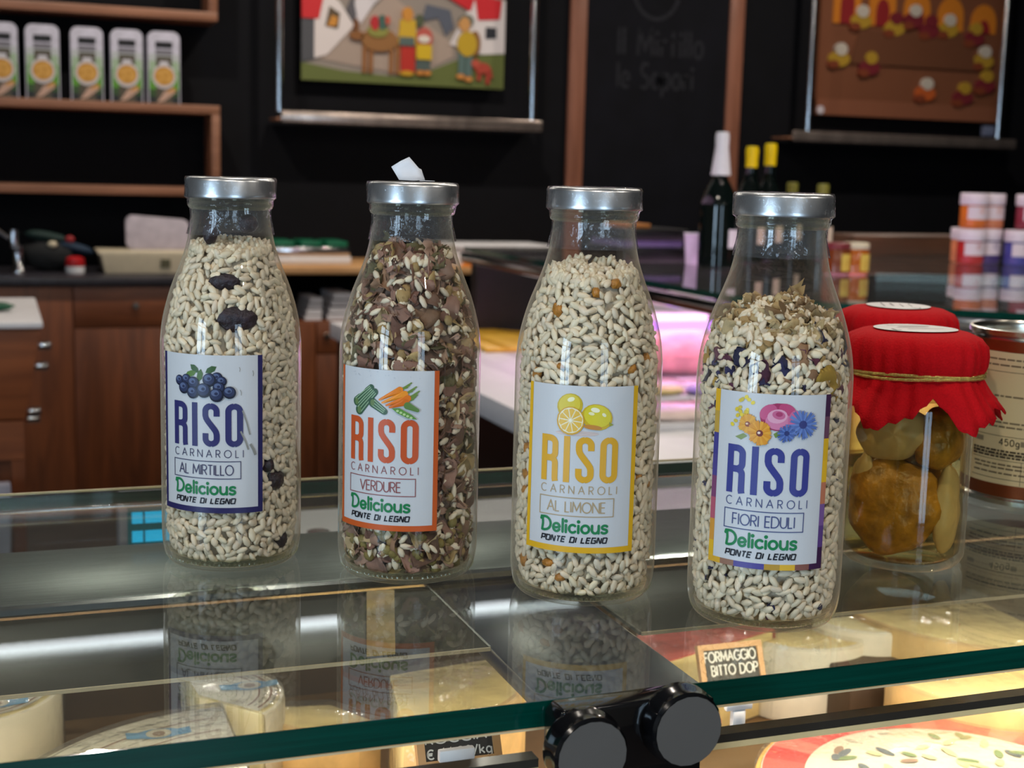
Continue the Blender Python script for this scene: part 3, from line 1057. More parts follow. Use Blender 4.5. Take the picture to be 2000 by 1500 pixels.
def pic_blueberries(q):
    R = random.Random(3)
    leaf = [S(58, 92, 44), S(92, 128, 56), S(74, 108, 46)]
    for cx, cy, rx, rot, k in ((-6.6, 76.6, 3.2, 140, 0), (-9.0, 73.8, 3.6, 20, 1), (-3.6, 73.2, 3.4, 80, 2), (2.4, 76.4, 3.4, 30, 0)):
        c, s_ = cos(radians(rot)), sin(radians(rot))
        pts = [(cx + a * c - b * s_, cy + a * s_ + b * c) for a, b in [(rx, 0), (rx * .4, 1.5), (-rx * .4, 1.5), (-rx, 0), (-rx * .4, -1.5), (rx * .4, -1.5)]]
        q.poly(pts, leaf[k], 2 + k * .5)
    for i, (cx, cy, r) in enumerate(((-16.2, 69.8, 2.8), (-11.6, 70.6, 2.9), (5.6, 72.2, 3.0), (8.0, 70.4, 2.7), (1.6, 71.0, 3.6), (-7.2, 69.0, 3.4), (-13, 66.2, 3.3), (-7.6, 64.0, 3.3), (-1.4, 65.4, 3.9), (6.6, 67.0, 3.2), (5.4, 63.2, 3.7), (12.0, 64.6, 3.3))):
        q.ell(cx, cy, r, r, S(22, 24, 44), 4 + i * .8)
        q.ell(cx - r * .08, cy + r * .12, r * .82, r * .8, S(44, 52, 86), 4.2 + i * .8)
        q.ell(cx - r * .2, cy + r * .3, r * .55, r * .45, S(92, 106, 142), 4.4 + i * .8)
        q.ell(cx - r * .05, cy + r * .2, r * .26, r * .22, S(40, 46, 80), 4.6 + i * .8)
    # scuff on the right of the label
    for a, b, w in (((17.4, 66), (17.9, 63), .35), ((18.6, 55), (22.4, 42), .8), ((17.6, 44), (21.6, 34), .9), ((22.6, 37), (25.4, 31), 1.4), ((24, 76), (24.2, 73), .4), ((17, 78), (17.1, 75.5), .3)):
        q.stroke([a, ((a[0] + b[0]) / 2 + .3, (a[1] + b[1]) / 2), b], w, S(150, 148, 140), 3)


def pic_vegetables(q):
    def capsule(x0, y0, x1, y1, w, col, lay, taper=1.0):
        n = 10
        d = Vector((x1 - x0, y1 - y0)).normalized()
        nx, ny = -d.y, d.x
        pts = []
        for i in range(n + 1):
            t = pi / 2 + pi * i / n
            pts.append((x0 + d.x * cos(t) * w + nx * sin(t) * w, y0 + d.y * cos(t) * w + ny * sin(t) * w))
        for i in range(n + 1):
            t = -pi / 2 + pi * i / n
            ww = w * taper
            pts.append((x1 + d.x * cos(t) * ww + nx * sin(t) * ww, y1 + d.y * cos(t) * ww + ny * sin(t) * ww))
        q.poly(pts, col, lay)
    for i, (a, b, c, d, w) in enumerate(((-16.0, 66.4, -6.6, 74.4, 2.5), (-14.0, 62.2, -4.4, 72.4, 2.6), (-5.6, 66.8, 1.0, 62.6, 2.4))):
        capsule(a, b, c, d, w, S(58, 92, 66), 2 + 2 * i, .7)
        ux, uy = (c - a), (d - b)
        L = math.hypot(ux, uy)
        for o in (-.55, .1, .7):
            q.stroke([(a - uy / L * w * o, b + ux / L * w * o), (c - uy / L * w * o * .6, d + ux / L * w * o * .6)], .55, S(146, 176, 140), 2.6 + 2 * i)
        q.ell(a, b, w * .5, w * .7, S(104, 130, 78), 2.8 + 2 * i)
    for i, (x, y, x1, y1) in enumerate(((9.0, 74.2, -1.6, 68.6), (11.5, 72.2, 0, 67.2), (13.0, 70.0, 2.2, 66.0), (12.0, 68.0, 4.0, 65.0))):
        capsule(x, y, x1, y1, 1.7, (S(236, 132, 30), S(244, 150, 40), S(232, 120, 26), S(222, 110, 24))[i], 9 + i, .3)
        for k in range(3):
            q.stroke([(x, y), (x + 4.0 + k, y + 1.5 + 1.2 * k)], .7, S(112, 140, 60), 8.5)
    capsule(13, 66.2, 18, 63.8, 1.9, S(98, 134, 66), 13, .5)
    q.poly([(5, 64.6), (9, 64.8), (15, 61.6), (18, 59.0), (13, 59.8), (8, 62.2)], S(96, 150, 62), 14)
    for i in range(5):
        q.ell(8 + i * 1.7, 63.4 - i * .85, .75, .65, S(190, 216, 150), 15)
    for i in range(14):
        q.ell(-20 + random.random() * 40, 80 + random.random() * 3.5, .3, .25, S(196, 200, 206), 2)


def pic_lemons(q):
    q.ell(-2, 60.4, 11, 1.3, S(214, 196, 190), 1)
    q.ell(-6, 74.0, 6.6, 6.0, S(206, 178, 40), 2, 30)
    q.ell(-6.2, 74.6, 5.6, 5.0, S(226, 204, 60), 3, 30)
    q.ell(-5.4, 77.2, 1.9, 1.1, S(250, 246, 200), 4, 20)
    q.ell(7.6, 68.8, 7.8, 6.4, S(214, 180, 36), 5, -18)
    q.ell(7.8, 69.4, 6.8, 5.4, S(226, 210, 52), 6, -18)
    q.poly([(13.6, 66.6), (15.8, 65.0), (13.8, 64.2)], S(160, 164, 60), 6)
    q.ell(6.6, 72.4, 2.2, 1.2, S(252, 248, 214), 7, -10)
    q.ell(11.0, 70.0, 1.2, .8, S(250, 246, 204), 7, -40)
    q.ell(4.8, 70.6, 1.5, .8, S(246, 240, 190), 7, -10)
    q.ell(5.6, 63.8, 4.6, 1.2, S(206, 140, 60), 7.2, -6)
    q.ell(-5.4, 66.6, 6.9, 7.1, S(220, 168, 50), 8)
    q.ell(-5.3, 66.8, 6.2, 6.4, S(246, 236, 200), 9)
    for i in range(10):
        a = 2 * pi * i / 10 + .2
        w = .27
        q.poly([(-5.3 + .9 * cos(a), 66.8 + .9 * sin(a)), (-5.3 + 5.5 * cos(a - w), 66.8 + 5.6 * sin(a - w)), (-5.3 + 5.9 * cos(a), 66.8 + 6.0 * sin(a)), (-5.3 + 5.5 * cos(a + w), 66.8 + 5.6 * sin(a + w))], S(238, 192, 78), 10)
    q.ell(-5.3, 66.8, .8, .8, S(252, 248, 230), 11)


def pic_flowers(q):
    R = random.Random(5)
    for i in range(26):
        q.ell(-14 + R.gauss(0, 2.7), 73.5 + R.gauss(0, 3.0), 1.1, .9, R.choice([S(240, 214, 60), S(226, 196, 40), S(214, 190, 70)]), 2 + i * .1, R.random() * 180, 9)
    q.poly([(-17, 62.6), (-13, 64.6), (-11, 63.4), (-14, 61.4)], S(140, 158, 96), 2)
    q.poly([(1, 65.4), (4.5, 67.6), (5, 64.6), (2, 63.6)], S(120, 146, 70), 3)
    # rose
    lay_ = 5.0
    q.ell(3.2, 73.4, 8.8, 6.6, S(170, 54, 98), 5)
    for cx, cy, rx, ry, c, rot in ((-1.8, 75.6, 4.4, 3.2, S(206, 92, 136), 40), (7.0, 76.6, 4.4, 2.9, S(196, 70, 118), -30), (3.2, 71.4, 6.2, 4.0, S(218, 130, 166), 0), (2.4, 73.8, 4.6, 3.3, S(232, 168, 192), 10), (3.0, 74.4, 3.0, 2.0, S(206, 104, 146), -12), (3.2, 74.8, 1.6, 1.1, S(176, 62, 108), 0), (9.8, 72.8, 2.4, 4.2, S(208, 104, 148), -12)):
        lay_ += .7
        q.ell(cx, cy, rx, ry, c, lay_, rot)

    def daisy(cx, cy, r, n, c1, c2, lay, cen, sharp=.5):
        for i in range(n):
            a = 2 * pi * i / n + R.random() * .1
            w = pi / n * 1.15
            k = r * R.uniform(.86, 1.06)
            q.poly([(cx, cy), (cx + k * sharp * cos(a - w), cy + k * sharp * sin(a - w)), (cx + k * cos(a - w * .5), cy + k * sin(a - w * .5)), (cx + k * .9 * cos(a), cy + k * .9 * sin(a)), (cx + k * cos(a + w * .5), cy + k * sin(a + w * .5)), (cx + k * sharp * cos(a + w), cy + k * sharp * sin(a + w))], c1 if i % 2 else c2, lay + (i % 2) * .4)
        q.ell(cx, cy, r * .26, r * .26, cen, lay + 1)
    daisy(14.4, 70.2, 7.4, 20, S(84, 110, 176), S(104, 132, 196), 11, S(52, 58, 120))
    daisy(7.0, 66.0, 4.6, 16, S(66, 92, 160), S(92, 118, 184), 13, S(40, 50, 110))
    daisy(-11.0, 69.2, 4.9, 14, S(226, 158, 44), S(236, 172, 56), 11, S(150, 70, 40), .8)
    daisy(-5.2, 65.4, 6.0, 18, S(226, 150, 36), S(238, 168, 50), 13, S(120, 44, 36), .8)
    q.ell(-5.5, 65.6, .7, .6, S(246, 220, 200), 15)
    q.ell(-11.3, 69.4, .6, .5, S(240, 210, 180), 13.5)


BOTTLES = [
    dict(px=(453.5, 1085), turn=-19.5, border=S(44, 40, 92), ink=S(48, 46, 104), soft=S(70, 68, 100), title='AL MIRTILLO', pic=pic_blueberries, fill=.172, dome=.006,
         label='clear glass rice bottle with navy-edged blueberry label, at the left end of the row', kind='blueberry'),
    dict(px=(795, 1108), turn=-21, border=S(208, 92, 34), ink=S(204, 84, 36), soft=S(150, 84, 84), title='VERDURE', pic=pic_vegetables, fill=.171, dome=.008,
         label='clear glass rice bottle with orange-edged vegetable label and torn paper on its lid', kind='vegetable'),
    dict(px=(1135, 1147), turn=-4, border=S(232, 178, 30), ink=S(226, 170, 44), soft=S(186, 160, 120), title='AL LIMONE', pic=pic_lemons, fill=.166, dome=.009,
         label='clear glass rice bottle with yellow-edged lemon label, third in the row', kind='lemon'),
    dict(px=(1487, 1195), turn=0, border='flowers', ink=S(58, 62, 138), soft=S(76, 84, 130), title='FIORI EDULI', pic=pic_flowers, fill=.150, dome=.011,
         label='clear glass rice bottle with multicoloured border and flower label, nearest to the red-topped jar', kind='flower'),
]


def make_bottle(i, d):
    p = at_z(d['px'][0], d['px'][1], G)
    to_cam = atan2(-p.y, -p.x)
    rz = to_cam + radians(d['turn']) + pi / 2
    t = thing('rice_bottle', d['label'], 'bottle', (p.x, p.y, G), rz, 'rice bottles on the glass counter')
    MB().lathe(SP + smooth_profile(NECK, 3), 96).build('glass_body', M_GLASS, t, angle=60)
    # thick glass floor with its ring of stipple marks
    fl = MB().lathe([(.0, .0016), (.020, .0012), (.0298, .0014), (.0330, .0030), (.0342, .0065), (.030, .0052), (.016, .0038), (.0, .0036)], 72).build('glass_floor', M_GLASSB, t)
    st = MB()
    for k in range(84):
        a = 2 * pi * k / 84
        st.blob((.0358 * cos(a), .0358 * sin(a), .0044), (.0007, .0007, .0010), None, 6, 4)
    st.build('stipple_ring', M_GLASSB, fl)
    lidp = [(.0, .2074), (.0180, .2074), (.0188, .2086), (.0212, .2088), (.0229, .2082), (.0236, .2068), (.0236, .2000), (.0240, .1988), (.0236, .1979), (.0228, .1979)]
    MB().lathe(lidp, 72).build('lid', M_LID, t, angle=50)
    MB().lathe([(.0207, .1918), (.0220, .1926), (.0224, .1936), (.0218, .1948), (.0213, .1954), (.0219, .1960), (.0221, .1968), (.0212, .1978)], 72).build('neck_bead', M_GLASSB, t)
    # clear shrink seal round lid and neck
    r = random.Random(20 + i)
    ph = [r.random() * 6.28 for _ in range(6)]
    wob = lambda a, z: .00022 * sin(9 * a + ph[0] + z * 300) + .00014 * sin(23 * a + ph[1] - z * 500)
    MB().lathe([(.0196, .2093), (.0236, .2090), (.0242, .2075), (.0242, .2030), (.0243, .1982), (.0228, .1970), (.0226, .1940), (.0214, .1922), (.0214, .1875), (.0227, .1815), (.0233, .1785)], 96, wob=wob).build('shrink_seal', M_SEAL, t, angle=80)
    paper_label(t, d['border'], d['ink'], d['title'], None, d['pic'], d['soft'])
    return t, p, rz


def dome(d):
    return lambda a, R: d['fill'] - .003 + d['dome'] * (1 - (R / .026) ** 2) + .002 * sin(2 * a + 1)


def top_points(d, r, n):
    """points on the heaped top of the contents"""
    P = []
    zf = dome(d)
    for _ in range(n):
        a = r.random() * 2 * pi
        zt = d['fill']
        R = float(r_in(zt)) * sqrt(r.random())
        z = zf(a, R)
        P.append((a, z - .001, max(.0015, float(r_in(z)) - R)))
    return np.array(P)


def core_mesh(d, inset=.0052):
    b = MB()
    zs = np.linspace(.007, d['fill'] - .005, 24)
    b.lathe([(0, .0055)] + [(float(r_in(z)) - inset, z) for z in zs] + [(.012, d['fill']), (0, d['fill'] + d['dome'] * .5)], 40)
    V = np.array(b.v)
    tri = []
    for q in b.f:
        tri.append(q[:3])
        if len(q) == 4:
            tri.append((q[0], q[2], q[3]))
    return V, np.array(tri)


def rice_fill(t, p, rz, d, i, keep=1.0, core=(.58, .49, .36), label='', holes=()):
    r = np.random.default_rng(40 + i)
    zf = dome(d)
    parts = []
    for dep, dm, tr in ((.0018, .0037, 22000), (.0038, .0037, 12000)):
        P = poisson_shell(zf, dep, dm, r, tries=tr)
        if keep < 1:
            P = P[r.random(len(P)) < keep]
        pl = place(P)
        ok = np.ones(len(P), bool)
        for hq, hr in holes:
            ok &= np.linalg.norm(pl[0] - np.array(hq)[None], axis=1) > hr
        parts.append(grains(*[x[ok] for x in pl], r, RICE))
    P = top_points(d, r, int(260 * keep))
    parts.append(grains(*place(P), r, RICE, tilt=.6))
    V, F = core_mesh(d)
    parts.append((V, F, np.tile(np.array(core), (len(V), 1))))
    o = raw_mesh('rice_grains', *join(parts), M_RICE)
    o.location = (p.x, p.y, G)
    o.rotation_euler = (0, 0, rz)
    return tag(o, label, 'rice', None, 'stuff')


def local_point(t_loc, rz, px, py, depth_in):
    """where the view ray through a spot in the photo meets the inside of that bottle's wall (bottle space)"""
    d = _ray(px, py).normalized()
    inv = Matrix.Rotation(-rz, 3, 'Z')
    o = inv @ (EYEP - Vector((t_loc.x, t_loc.y, G)))
    d = inv @ d
    s_ = .4
    while s_ < 1.2:
        q = o + d * s_
        if 0 < q.z < .19 and math.hypot(q.x, q.y) < float(r_in(q.z)) - depth_in:
            return q
        s_ += .0005
    return None


bl = [make_bottle(i, d) for i, d in enumerate(BOTTLES)]

# 1: rice with dried blueberries
t, p, rz = bl[0]
M_BERRY = mat('dried_blueberry', S(44, 32, 40), 0.45, var=.5, scale=260, bump=1.0)
BERRIES = [(465, 625, .0105, .0068, 'large wrinkled dried blueberry above the left bottle label'), (437, 551, .0082, .0045, 'flat dried blueberry below the neck of the left bottle'), (493, 438, .0058, .0050, 'dried blueberry at the top of the rice in the left bottle'),
           (402, 455, .0036, .0062, 'dried blueberry at the upper left edge inside the left bottle'), (545, 938, .0062, .0056, 'dried blueberry right of the word Delicious in the left bottle'), (556, 1052, .0045, .0060, 'dried blueberry low at the right side of the left bottle'), (528, 910, .0040, .0042, 'small dried blueberry right of the left bottle label')]
holes = []
for x, y, a, b, lab in BERRIES:
    q = local_point(p, rz, x, y, .0012)
    if q is not None:
        w_ = Vector((q.y, -q.x, 0)).normalized()
        holes += [(q + w_ * k, b * .95) for k in ((-a + b * .8), 0, (a - b * .8))]
rice_fill(t, p, rz, BOTTLES[0], 0, label='white rice grains filling the bottle with the blueberry label', holes=holes)
for k, (x, y, a, b, lab) in enumerate(BERRIES):
    q = local_point(p, rz, x, y, .0012)
    if q is None:
        continue
    n = Vector((q.x, q.y, 0)).normalized()
    R3 = Matrix((Vector((-n.y, n.x, 0)), Vector((0, 0, 1)), n)).transposed()
    o = MB().blob((0, 0, 0), (a, b, .0042), R3, 20, 12, jit=.06, seed=k).build('dried_blueberry', M_BERRY)
    o.location = Vector((p.x, p.y, G)) + Matrix.Rotation(rz, 3, 'Z') @ (q - n * .0034)
    o.rotation_euler = (0, 0, rz)
    tag(o, lab, 'berry', 'dried blueberries in the left bottle')

# 2: rice with dried vegetables
t, p, rz = bl[1]
rice_fill(t, p, rz, BOTTLES[1], 1, keep=.26, core=(.20, .13, .095), label='white rice grains mixed among dried vegetables in the bottle with the orange label')
r = np.random.default_rng(90)
zf = dome(BOTTLES[1])
VC = [S(158, 120, 102), S(136, 98, 82), S(178, 142, 120), S(114, 84, 66), S(104, 94, 62), S(186, 156, 104), S(146, 112, 86), S(204, 174, 128)]
parts = [flakes(*place(scatter_shell(zf, .0030, .0070, .0095, r)), r, VC, .0056, .4), flakes(*place(scatter_shell(zf, .0052, .0060, .0080, r)), r, VC, .0058, .3),
         flakes(*place(scatter_shell(zf, .0020, .0130, .0170, r)), r, VC[:4], .0042, .5), flakes(*place(top_points(BOTTLES[1], r, 60)), r, VC[:5], .0048, .5)]
Pc = scatter_shell(zf, .0028, .011, .022, r)
parts.append(grains(*place(Pc), r, S(168, 140, 92), .0030, .0026, .0020))
Pg = scatter_shell(lambda a, R: .035, .0026, .006, .012, r)
parts.append(grains(*place(Pg), r, S(140, 124, 70), .0034, .0030, .0022))
o = raw_mesh('dried_vegetables', *join(parts), M_FLAKE, smooth=True)
o.location = (p.x, p.y, G)
o.rotation_euler = (0, 0, rz)
tag(o, 'brown and pinkish dried vegetable flakes packed in the second bottle', 'vegetables', None, 'stuff')

# 3: rice with dried lemon peel
t, p, rz = bl[2]
M_PEEL = mat('dried_peel', S(176, 116, 40), 0.4, var=.35, scale=300, bump=.6)
PEELS = [(1207, 555, .0034), (1044, 730, .0040), (1022, 683, .0022), (1238, 722, .0032), (1268, 700, .0030), (1093, 715, .0024), (1024, 875, .0034), (1022, 925, .0040), (1020, 955, .0030), (1086, 605, .0040), (1075, 535, .0035), (1018, 1090, .0046), (1068, 1100, .0034), (1252, 930, .0026), (1268, 945, .0028), (1092, 1128, .0034), (1165, 572, .0028)]
holes = []
for x, y, a in PEELS:
    q = local_point(p, rz, x, y, .0010)
    if q is not None:
        holes.append((q, a * .95))
rice_fill(t, p, rz, BOTTLES[2], 2, label='white rice grains filling the bottle with the yellow lemon label', holes=holes)
for k, (x, y, a) in enumerate(PEELS):
    q = local_point(p, rz, x, y, .0010)
    if q is None:
        continue
    n = Vector((q.x, q.y, 0)).normalized()
    R3 = Matrix((Vector((-n.y, n.x, 0)), Vector((0, 0, 1)), n)).transposed() @ Matrix.Rotation(k * 1.3, 3, 'Z')
    o = MB().blob((0, 0, 0), (a, a * .72, .0018), R3, 9, 6, jit=.16, seed=50 + k).build('dried_lemon_peel', M_PEEL)
    o.location = Vector((p.x, p.y, G)) + Matrix.Rotation(rz, 3, 'Z') @ (q - n * .0016)
    o.rotation_euler = (0, 0, rz)
    tag(o, 'small amber bit of dried lemon peel among the rice of the lemon bottle', 'peel', 'lemon peel bits in the third bottle')

# 4: rice with dried edible flowers
t, p, rz = bl[3]
d4 = BOTTLES[3]
rice_fill(t, p, rz, d4, 3, label='white rice grains filling the bottle with the flower label')
r = np.random.default_rng(95)
zf = dome(d4)
TAN = [S(188, 160, 112), S(170, 138, 90), S(200, 176, 130), S(150, 120, 84)]
MIX = [S(46, 44, 84), S(38, 36, 66), S(96, 48, 70), S(176, 142, 90), S(190, 150, 60), S(150, 112, 80)]
Pm = scatter_shell(zf, .0016, .0100, .0120, r)
Pb = scatter_shell(zf, .0015, .0075, .0095, r)
band = Pb[(Pb[:, 1] > .106) & (Pb[:, 1] < .146)]
low = Pm[(Pm[:, 1] <= .108)]
low = low[r.random(len(low)) < .28]
parts = [flakes(*place(band), r, MIX, .0046, .3), flakes(*place(low), r, MIX[:3], .0022, .25), flakes(*place(top_points(d4, r, 210)), r, TAN, .0038, .6)]
o = raw_mesh('dried_petals', *join(parts), M_FLAKE)
o.location = (p.x, p.y, G)
o.rotation_euler = (0, 0, rz)
tag(o, 'tan, yellow and blue dried petals among the rice of the flower bottle', 'petals', None, 'stuff')

# torn paper strip standing on the second lid
p = bl[1][1]
tp = MB()
RX = Vector((CR.x, CR.y, 0)).normalized()
FX = Vector((-RX.y, RX.x, 0))
base = Vector((p.x, p.y, G + .2096)) + RX * -.001
OUT = [(-10.6, 7.0), (-6.2, .3), (1.5, .1), (7.2, .6), (5.2, 6.0), (3.9, 6.6), (-1.2, 12.4), (-5.6, 10.2)]
cx_, cz_ = -1.2, 5.6
pt = lambda u, v: base + RX * (u / 1000) + Vector((0, 0, v / 1000)) + FX * (.0016 * sin(v / 5.0) + .0009 * sin(u / 4.0))
vs = [pt(cx_, cz_)] + [pt((x + cx_) / 2, (y + cz_) / 2) for x, y in OUT] + [pt(x, y) for x, y in OUT]
m_ = len(OUT)
fs = [(0, 1 + i, 1 + (i + 1) % m_) for i in range(m_)] + [(1 + i, 1 + m_ + i, 1 + m_ + (i + 1) % m_, 1 + (i + 1) % m_) for i in range(m_)]
tp.add(vs, fs)
foot = [pt(4.5, .4), pt(12.4, .3), pt(11.0, .3) + FX * .005, pt(4.0, .3) + FX * .006]
tp.add(foot, [(0, 1, 2, 3)])
o = tp.build('torn_paper', M_PAPER)
sm = o.modifiers.new('thickness', 'SOLIDIFY')
sm.thickness = .0003
tag(o, 'small torn white paper strip curling up from the lid of the vegetable bottle', 'paper')

# ------------------------------------------------------------------ jars of mushrooms in oil with red cloth tops
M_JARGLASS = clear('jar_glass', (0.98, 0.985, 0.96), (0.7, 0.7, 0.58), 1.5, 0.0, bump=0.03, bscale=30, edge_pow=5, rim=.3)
M_MUSH = mat('mushroom_flesh', S(162, 116, 34), 0.32, var=.4, scale=120, bump=1.0)
M_MUSHP = mat('mushroom_pale', S(196, 172, 128), 0.4, var=.15, scale=60, bump=.3)


def mushroom_jar(loc, rz, label, detailed, seed):
    t = thing('mushroom_jar', label, 'jar', loc, rz, 'jars with red cloth tops')
    prof = [(.0, .002), (.024, .0015), (.029, 0), (.0325, .0018), (.0345, .006), (.0352, .013), (.0352, .085), (.0345, .092), (.0318, .099), (.0310, .104), (.0310, .112)]
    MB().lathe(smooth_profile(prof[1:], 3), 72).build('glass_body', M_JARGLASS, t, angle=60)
    MB().lathe([(0, .004), (.028, .004), (.0322, .008), (.0328, .014), (.0328, .086), (.030, .096), (0, .096)], 48).build('oil', M_OIL, t, angle=50)
    MB().lathe([(.0, .1245), (.0300, .1245), (.0335, .1235), (.0340, .121), (.0340, .1085), (.033, .108)], 48).build('lid', M_GOLD, t)
    # cloth: dome, pinch under the cord, ruffled zig-zag skirt
    R = random.Random(seed)
    ph = [R.random() * 6.28 for _ in range(5)]
    n = 240
    rings = []
    dome_ = [(.0, .1340), (.020, .1338), (.030, .1328), (.0365, .1300), (.0395, .1260), (.0403, .1205), (.0398, .1150), (.0386, .1115), (.0378, .1100)]
    k = MB()
    vs, fs = [], []

    def fold(a):
        return .55 * sin(5 * a + ph[0]) + .35 * sin(8 * a + ph[1]) + .25 * sin(13 * a + ph[2])
    rows = [(r, z, 0.0) for r, z in dome_[1:]] + [(.0380, .1085, .12), (.0400, .1050, .35), (.0435, .1000, .7), (.0472, .0955, .95), (.0508, .0912, 1.1)]
    vs.append((0, 0, dome_[0][1]))
    for r_, z, w in rows:
        last = (r_, z, w) == rows[-1]
        for i in range(n):
            a = 2 * pi * i / n
            f_ = fold(a)
            zz = z - .0085 * w * f_ * max(0, w - .1)
            rr = r_ + .0062 * w * f_ + ((.0009 * fold(a * 2) + .0005 * sin(31 * a + ph[3])) if z < .127 else 0)
            if last:
                tooth = abs((i % 6) - 3) / 3.0
                zz -= .0022 * tooth
                rr += .0010 * tooth
            vs.append((rr * cos(a), rr * sin(a), zz))
    m = len(rows)
    fs += [(0, 1 + i, 1 + (i + 1) % n) for i in range(n)]
    for j in range(m - 1):
        for i in range(n):
            a0, b0 = 1 + j * n, 1 + (j + 1) * n
            fs.append((a0 + i, b0 + i, b0 + (i + 1) % n, a0 + (i + 1) % n))
    k.add(vs, fs)
    cl = k.build('cloth_top', M_RED, t, angle=80)
    so = cl.modifiers.new('thickness', 'SOLIDIFY')
    so.thickness = .0006
    cord = MB()
    for dz in (0, .0017):
        cord.tube([((.0389 + .0003 * sin(40 * a)) * cos(a), (.0389 + .0003 * sin(40 * a)) * sin(a), .1098 + dz + .0006 * sin(3 * a + dz * 900)) for a in [2 * pi * i / 160 for i in range(160)]], .0010, 6, closed=True)
    if detailed:
        a = radians(18)
        cord.tube([(.039 * cos(a), .039 * sin(a), .110), (.048 * cos(a), .048 * sin(a), .117), (.052 * cos(a + .05), .052 * sin(a + .05), .1145), (.047 * cos(a + .1), .047 * sin(a + .1), .1095)], .0007, 6)
    cord.build('gold_cord', M_GOLD, t)
    st = Print(lambda u, v, l: (u, v, .13445 - max(0, (math.hypot(u, v) - .018)) * .06 + l * .0001))
    st.ell(0, 0, .024, .021, S(226, 222, 220), 2, 0, 28)
    for j in range(4):
        y = .010 - j * .006
        st.stroke([(-.013 + .004 * (j % 2), y), (.006, y + .0006), (.013 - .003 * (j % 3), y)], .0016 if j == 1 else .0009, S(120, 112, 112), 4, step=.002)
    st.text('SOTTOLIO' if False else 'L', -.018, -.012, .006, .0012, S(110, 104, 104), 4)
    st.build('sticker', cl)
    return t


jp = at_z(1757, 1090, G)
jrz = atan2(-jp.y, -jp.x) + pi / 2
mushroom_jar((jp.x, jp.y, G), jrz + .5, 'glass jar of mushrooms in oil with red cloth top, directly right of the flower bottle', True, 4)
j2 = Vector((.566, .776, G))
mushroom_jar((j2.x, j2.y, G), jrz + 1.7, 'red cloth-topped jar half hidden behind the front mushroom jar', False, 9)


def mushroom(loc, rad, rot, m, label, seed, stem=False):
    b = MB()
    R = random.Random(seed)
    M3 = rot
    nu, nv = 40, 10
    vs, fs = [], []
    for j in range(nv + 1):
        t_ = j / nv
        for i in range(nu):
            a = 2 * pi * i / nu
            k = 1 + .05 * sin(3 * a + seed) + .03 * sin(7 * a + 2 * seed)
            rr = sin(t_ * pi / 2) * k
            zz = cos(t_ * pi / 2) * .9 + .07 * sin(5 * a + 3 * rr) * rr
            vs.append(Vector(loc) + M3 @ Vector((rad[0] * rr * cos(a), rad[1] * rr * sin(a), rad[2] * zz)))
    for i in range(nu):
        vs.append(Vector(loc) + M3 @ Vector((rad[0] * .8 * cos(2 * pi * i / nu), rad[1] * .8 * sin(2 * pi * i / nu), -rad[2] * .35)))
    for j in range(nv + 1):
        for i in range(nu):
            fs.append((j * nu + i, j * nu + (i + 1) % nu, (j + 1) * nu + (i + 1) % nu, (j + 1) * nu + i))
    fs.append(tuple((nv + 1) * nu + i for i in range(nu)))
    b.add(vs, fs)
    o = b.build('preserved_mushroom', m, angle=70)
    o.location = (jp.x, jp.y, G)
    o.rotation_euler = (0, 0, jrz)
    return tag(o, label, 'mushroom', 'mushrooms in the front jar')


RX90 = Matrix.Rotation(pi / 2, 3, 'X')
mushroom((-.005, -.0120, .034), (.0270, .0285, .0170), RX90, M_MUSH, 'big wrinkled golden mushroom cap filling the lower front of the jar', 1)
mushroom((-.008, -.0150, .077), (.0210, .0170, .0140), RX90, M_MUSHP, 'pale mushroom piece in the upper left of the jar', 2)
mushroom((.016, -.0130, .074), (.0150, .0180, .0120), Matrix.Rotation(.55, 3, 'Z') @ RX90, M_MUSH, 'ochre mushroom cap in the upper right of the jar', 3)
mushroom((.0225, -.0100, .033), (.0100, .0260, .0085), Matrix.Rotation(1.0, 3, 'Z') @ RX90, M_MUSHP, 'pale upright mushroom slice along the right side of the jar', 4)
mushroom((-.022, -.0120, .040), (.010, .024, .0080), Matrix.Rotation(-1.0, 3, 'Z') @ RX90, M_MUSHP, 'pale mushroom slice along the left side of the jar', 5)
mushroom((0, .010, .050), (.024, .036, .012), Matrix.Rotation(pi, 3, 'Z') @ RX90, M_MUSH, 'large mushroom cap at the back of the jar', 6)

# ------------------------------------------------------------------ tin at the right edge
kp = at_z(2015, 965, G)
krz = atan2(-kp.y, -kp.x) + pi / 2
can = thing('food_tin', 'round tin with cream label and copper bands behind the mushroom jar', 'tin', (kp.x, kp.y, G), krz)
RC = .0490
MB().lathe([(0, .002), (.046, .002), (.047, .0), (RC + .0012, .0), (RC + .0012, .003), (RC, .0045), (RC, .1130), (RC - .0008, .1145), (RC + .0012, .1155), (RC + .0012, .1185), (RC - .0010, .1188), (RC - .0022, .1165), (RC - .0022, .1130), (.030, .1128), (.028, .1135), (0, .1135)], 96).build('tin_body', M_TIN, can, angle=35)
MB().lathe([(RC + .0002, .0050), (RC + .0004, .0052), (RC + .0004, .0140), (RC + .0002, .0142)], 96).build('lower_band', M_COPPER, can)
MB().lathe([(RC + .0002, .1045), (RC + .0004, .1047), (RC + .0004, .1120), (RC + .0002, .1122)], 96).build('upper_band', M_COPPER, can)
lm = lambda u, v, l: (lambda a, R: (R * cos(a), R * sin(a), v / 1000))(u / 1000 / RC - pi / 2, RC + .0005 + l * .0001)
q = Print(lm)
q.rect(-150, 14.0, 150, 104.5, S(232, 212, 164))
clab = q.build('tin_label', can)
q = Print(lm)
R_ = random.Random(2)
ink = S(120, 104, 80)
xl, xr = -46, -6
